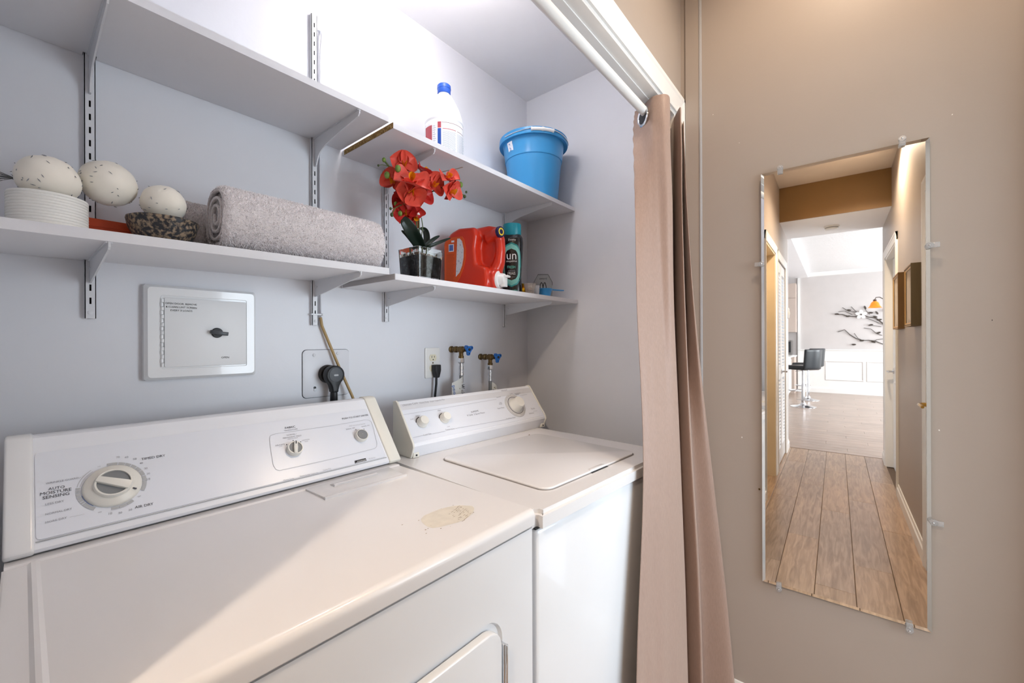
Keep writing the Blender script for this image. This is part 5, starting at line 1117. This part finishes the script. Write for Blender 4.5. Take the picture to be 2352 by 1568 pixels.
# kitchen units on the far wall
M_cab = pm('cabinet_beige', '#cdbdb2', .45, var=.02)
def cabinet(label, y0, y1, z0_, z1_, dep, doors, nm='kitchen_cabinet'):
    t = thing(nm, label, 'cabinet', (XD+.032, (y0+y1)/2, z0_), 0, 'beige kitchen cabinets'); hw = (y1-y0)/2; H = z1_-z0_
    MB().box(0, dep, -hw, hw, 0, H).build('body', M_cab, t, smooth=0)
    for a, b in doors:
        for s in (-1, 1):
            ya, yb = (-hw+.004, -.003) if s < 0 else (.003, hw-.004); d = MB().box(dep, dep+.02, ya, yb, a+.004, b-.004).build('door', M_cab, t, smooth=0)
            o1 = [(dep+.0202, y, z) for y, z in ((ya+.05, a+.055), (yb-.05, a+.055), (yb-.05, b-.055), (ya+.05, b-.055))]; i1 = [(dep+.012, y, z) for y, z in ((ya+.06, a+.065), (yb-.06, a+.065), (yb-.06, b-.065), (ya+.06, b-.065))]
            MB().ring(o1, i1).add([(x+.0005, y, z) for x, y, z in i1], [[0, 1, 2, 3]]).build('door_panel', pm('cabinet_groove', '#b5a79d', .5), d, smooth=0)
            MB().sphere((dep+.03, (yb-.03) if s < 0 else (ya+.03), a+.06), .011, 8).build('knob', M_chrome, d)
    return t
cabinet('tall beige upper kitchen cabinet on the far wall', .815, 1.65, 1.46, 2.64, .32, ((0, .82), (.83, 1.18))); cabinet('beige lower kitchen cabinet under the white counter', .83, 1.65, .0, .86, .58, ((.1, .84),))
tag(MB().box(XD+.031, XD+.64, .815, 1.66, .862, .90, r=.006).build('countertop', M_white), 'white kitchen countertop on the far wall', 'countertop')
ap = thing('countertop_oven', 'dark grey oven standing on the white kitchen counter', 'oven', (XD+.30, 1.02, .9005)); MB().box(-.18, .2, -.13, .22, .012, .36, r=.012).build('body', pm('oven_grey', '#6c6865', .4), ap); MB().box(.2, .206, -.11, .20, .07, .33, r=.002).build('glass_door', M_black, ap); MB().tube([(.23, -.09, .34), (.23, .18, .34)], .006, 8).build('handle', M_chrome, ap)
for x in (-.15, .17):
    for y in (-.1, .19): MB().lathe([(.012, 0), (.012, .014)], 10, Matrix.Translation((x, y, 0))).build('foot', M_black, ap)
pn = thing('kitchen_peninsula', 'white panelled kitchen peninsula behind the bar stools', 'counter', (-7.75, 1.16, 0)); MB().box(-.75, .75, -.28, .3, .08, .88).box(-.73, .73, -.24, .28, 0, .08).build('base', M_white, pn, smooth=0)
for k in range(3): MB().box(-.72+k*.49, -.27+k*.49, -.292, -.28, .14, .82, r=.004).build('panel', M_white, pn, smooth=0)
MB().box(-.80, .80, -.34, .34, .88, .92, r=.006).build('counter', M_white, pn)

# ---- bar stools
def stool(label, x, y, rz):
    t = thing('bar_stool', label, 'bar stool', (x, y, 0), rz, 'black bar stools')       # faces local +y
    MB().lathe([(.205, 0), (.205, .006), (.17, .016), (.08, .03), (.045, .05), (.04, .075), (.030, .08)], 40).build('base', M_chrome, t, smooth=50)
    MB().lathe([(.029, .07), (.029, .42), (.021, .43), (.021, .70)], 20).build('column', M_chrome, t, smooth=50)
    MB().tube([(.03*math.cos(a), .02, .30) for a in (0,)]+[(.12, .05, .30), (.17, .13, .30), (.12, .20, .30), (0, .225, .30), (-.12, .20, .30), (-.17, .13, .30), (-.12, .05, .30), (-.03, .02, .30)], .009, 10).build('footrest', M_chrome, t)
    M_lt = pm('black_leather', '#22262b', .32, var=.05, bump=.15, bscale=200)
    MB().box(-.20, .20, -.19, .21, .70, .785, r=.03, seg=4).build('seat', M_lt, t, smooth=60)
    def bk(s, q): a = (s-.5)*2; return V((a*.20, -.165-.05*(1-a*a)-.03*q, .715+.375*q))
    o = MB().grid(bk, 14, 10).build('backrest', M_lt, t, smooth=60); so = o.modifiers.new('t', 'SOLIDIFY'); so.thickness = .05; so.offset = 0; bv_ = o.modifiers.new('b', 'BEVEL'); bv_.width = .018; bv_.segments = 3; bv_.limit_method = 'ANGLE'
    MB().tube([(.02, 0, .685), (.10, .02, .675), (.15, .03, .672)], .005, 8).build('lift_lever', M_chrome, t)
    return t
stool('black leather bar stool with chrome base, nearer the hall', -6.5, .545, R_(36)); stool('black leather bar stool with chrome base, farther from the hall', -7.65, .52, R_(36))

# ---- chandelier
chd = thing('chandelier', 'bronze chandelier with glowing amber bell shades over the dining area', 'chandelier', (-7.0, -.86, DCz)); M_bz = pm('bronze', '#4a3a2a', .4, .7, var=.1)
MB().lathe([(.06, 0), (.06, -.02), (.01, -.03), (.008, -.78), (.03, -.80), (.035, -.86), (.012, -.92), (.02, -.95), (.0005, -.96)], 20).build('stem', M_bz, chd, smooth=40)
M_am = pm('amber_glass', '#dc6a14', .4, var=.15, vscale=20, emis=.55)
for k in range(5):
    a = R_(90+72*k-2); c, s = math.cos(a), math.sin(a)
    ar_ = MB().tube([(c*r, s*r, z) for r, z in ((.02, -.86), (.10, -.93), (.20, -.92), (.28, -.86), (.33, -.865), (.345, -.90))], .007, 8).build('arm', M_bz, chd)
    MB().lathe([(.024, -.90), (.026, -.93), (.012, -.94)], 14, Matrix.Translation((c*.345, s*.345, 0))).build('socket', M_bz, ar_)
    MB().lathe([(.030, -.935), (.055, -.96), (.068, -1.0), (.085, -1.035), (.105, -1.05)], 28, Matrix.Translation((c*.345, s*.345, 0)), cap=False).build('shade', M_am, ar_, smooth=60)
    MB().sphere((c*.345, s*.345, -.985), .028, 12).build('bulb', pm('bulb_glow', '#ffe2b0', .5, var=0, emis=5), ar_)

# ---- metal branch wall art
art = thing('metal_branch_art', 'metal branch wall sculpture with white flower and dark leaves', 'wall art', (XD, -.4, 1.8)); AO = V(art.location); M_br = pm('branch_metal', '#4c453f', .4, .6, var=.2, vscale=20); M_fw = pm('flower_white', '#f1efec', .4)
def A3_(u, v, d=.03): p = mhit(u, v, 0, XD+d); return p-AO
def twig(pts, r): MB().tube([A3_(u, v, .02+.012*math.sin(i*1.7)) for i, (u, v) in enumerate(pts)], r, 6).build('twig', M_br, art)
for pts, r in (([(1918, 722), (1935, 722), (1950, 726), (1966, 727), (1980, 722), (1995, 728), (2012, 730), (2025, 740), (2034, 748)], .010), ([(1955, 704), (1965, 714), (1975, 720)], .006), ([(1925, 716), (1940, 714), (1958, 722)], .005), ([(1935, 706), (1950, 715), (1966, 716)], .006), ([(1984, 705), (1990, 714), (1998, 722)], .006), ([(1990, 730), (2004, 735), (2020, 742)], .006), ([(1996, 746), (2010, 748), (2024, 750)], .006),
               ([(1925, 762), (1940, 757), (1952, 768), (1966, 777), (1980, 782), (1995, 781), (2010, 783), (2028, 790)], .008), ([(1962, 765), (1970, 776), (1984, 783)], .006), ([(1984, 753), (2000, 755), (2014, 766), (2026, 770)], .006), ([(2002, 786), (2014, 780), (2030, 778)], .006)): twig(pts, r)
def art_leaf(u, v, l, w_, ang, m):
    c = A3_(u, v, .04); M = Matrix.Translation(c) @ Matrix.Rotation(R_(ang), 4, 'X'); P = []
    for i in range(14): a = 2*PI*i/14; P.append((l*math.cos(a), w_*math.sin(a)*abs(math.sin(a))**.3))
    MB().prism([(p, q) for p, q in P], 'x', -.004, .004, 0, M).build('leaf', m, art, smooth=0)
for u, v, a in ((1922, 721, 0), (1950, 712, 10), (1948, 726, -8), (1987, 706, 70), (2000, 718, 5), (2014, 718, 60), (2010, 727, 20), (2020, 734, -10), (2031, 742, -30), (1980, 782, -10), (1961, 791, 0), (2006, 785, 25), (2000, 746, -15), (2018, 764, -25), (2030, 712, 80)): art_leaf(u, v, .045, .020, a, M_br)
for k in range(5):
    a = 90+72*k; c = A3_(1978, 722, .05); M = Matrix.Translation(c) @ Matrix.Rotation(R_(a), 4, 'X'); MB().prism([(.012, -.012), (.04, -.032), (.08, -.034), (.112, 0), (.08, .034), (.04, .032), (.012, .012)], 'x', -.004, .006, 0, M).build('flower_petal', M_fw, art, smooth=0)
MB().sphere(A3_(1978, 722, .06), .018, 10).build('flower_centre', M_br, art)
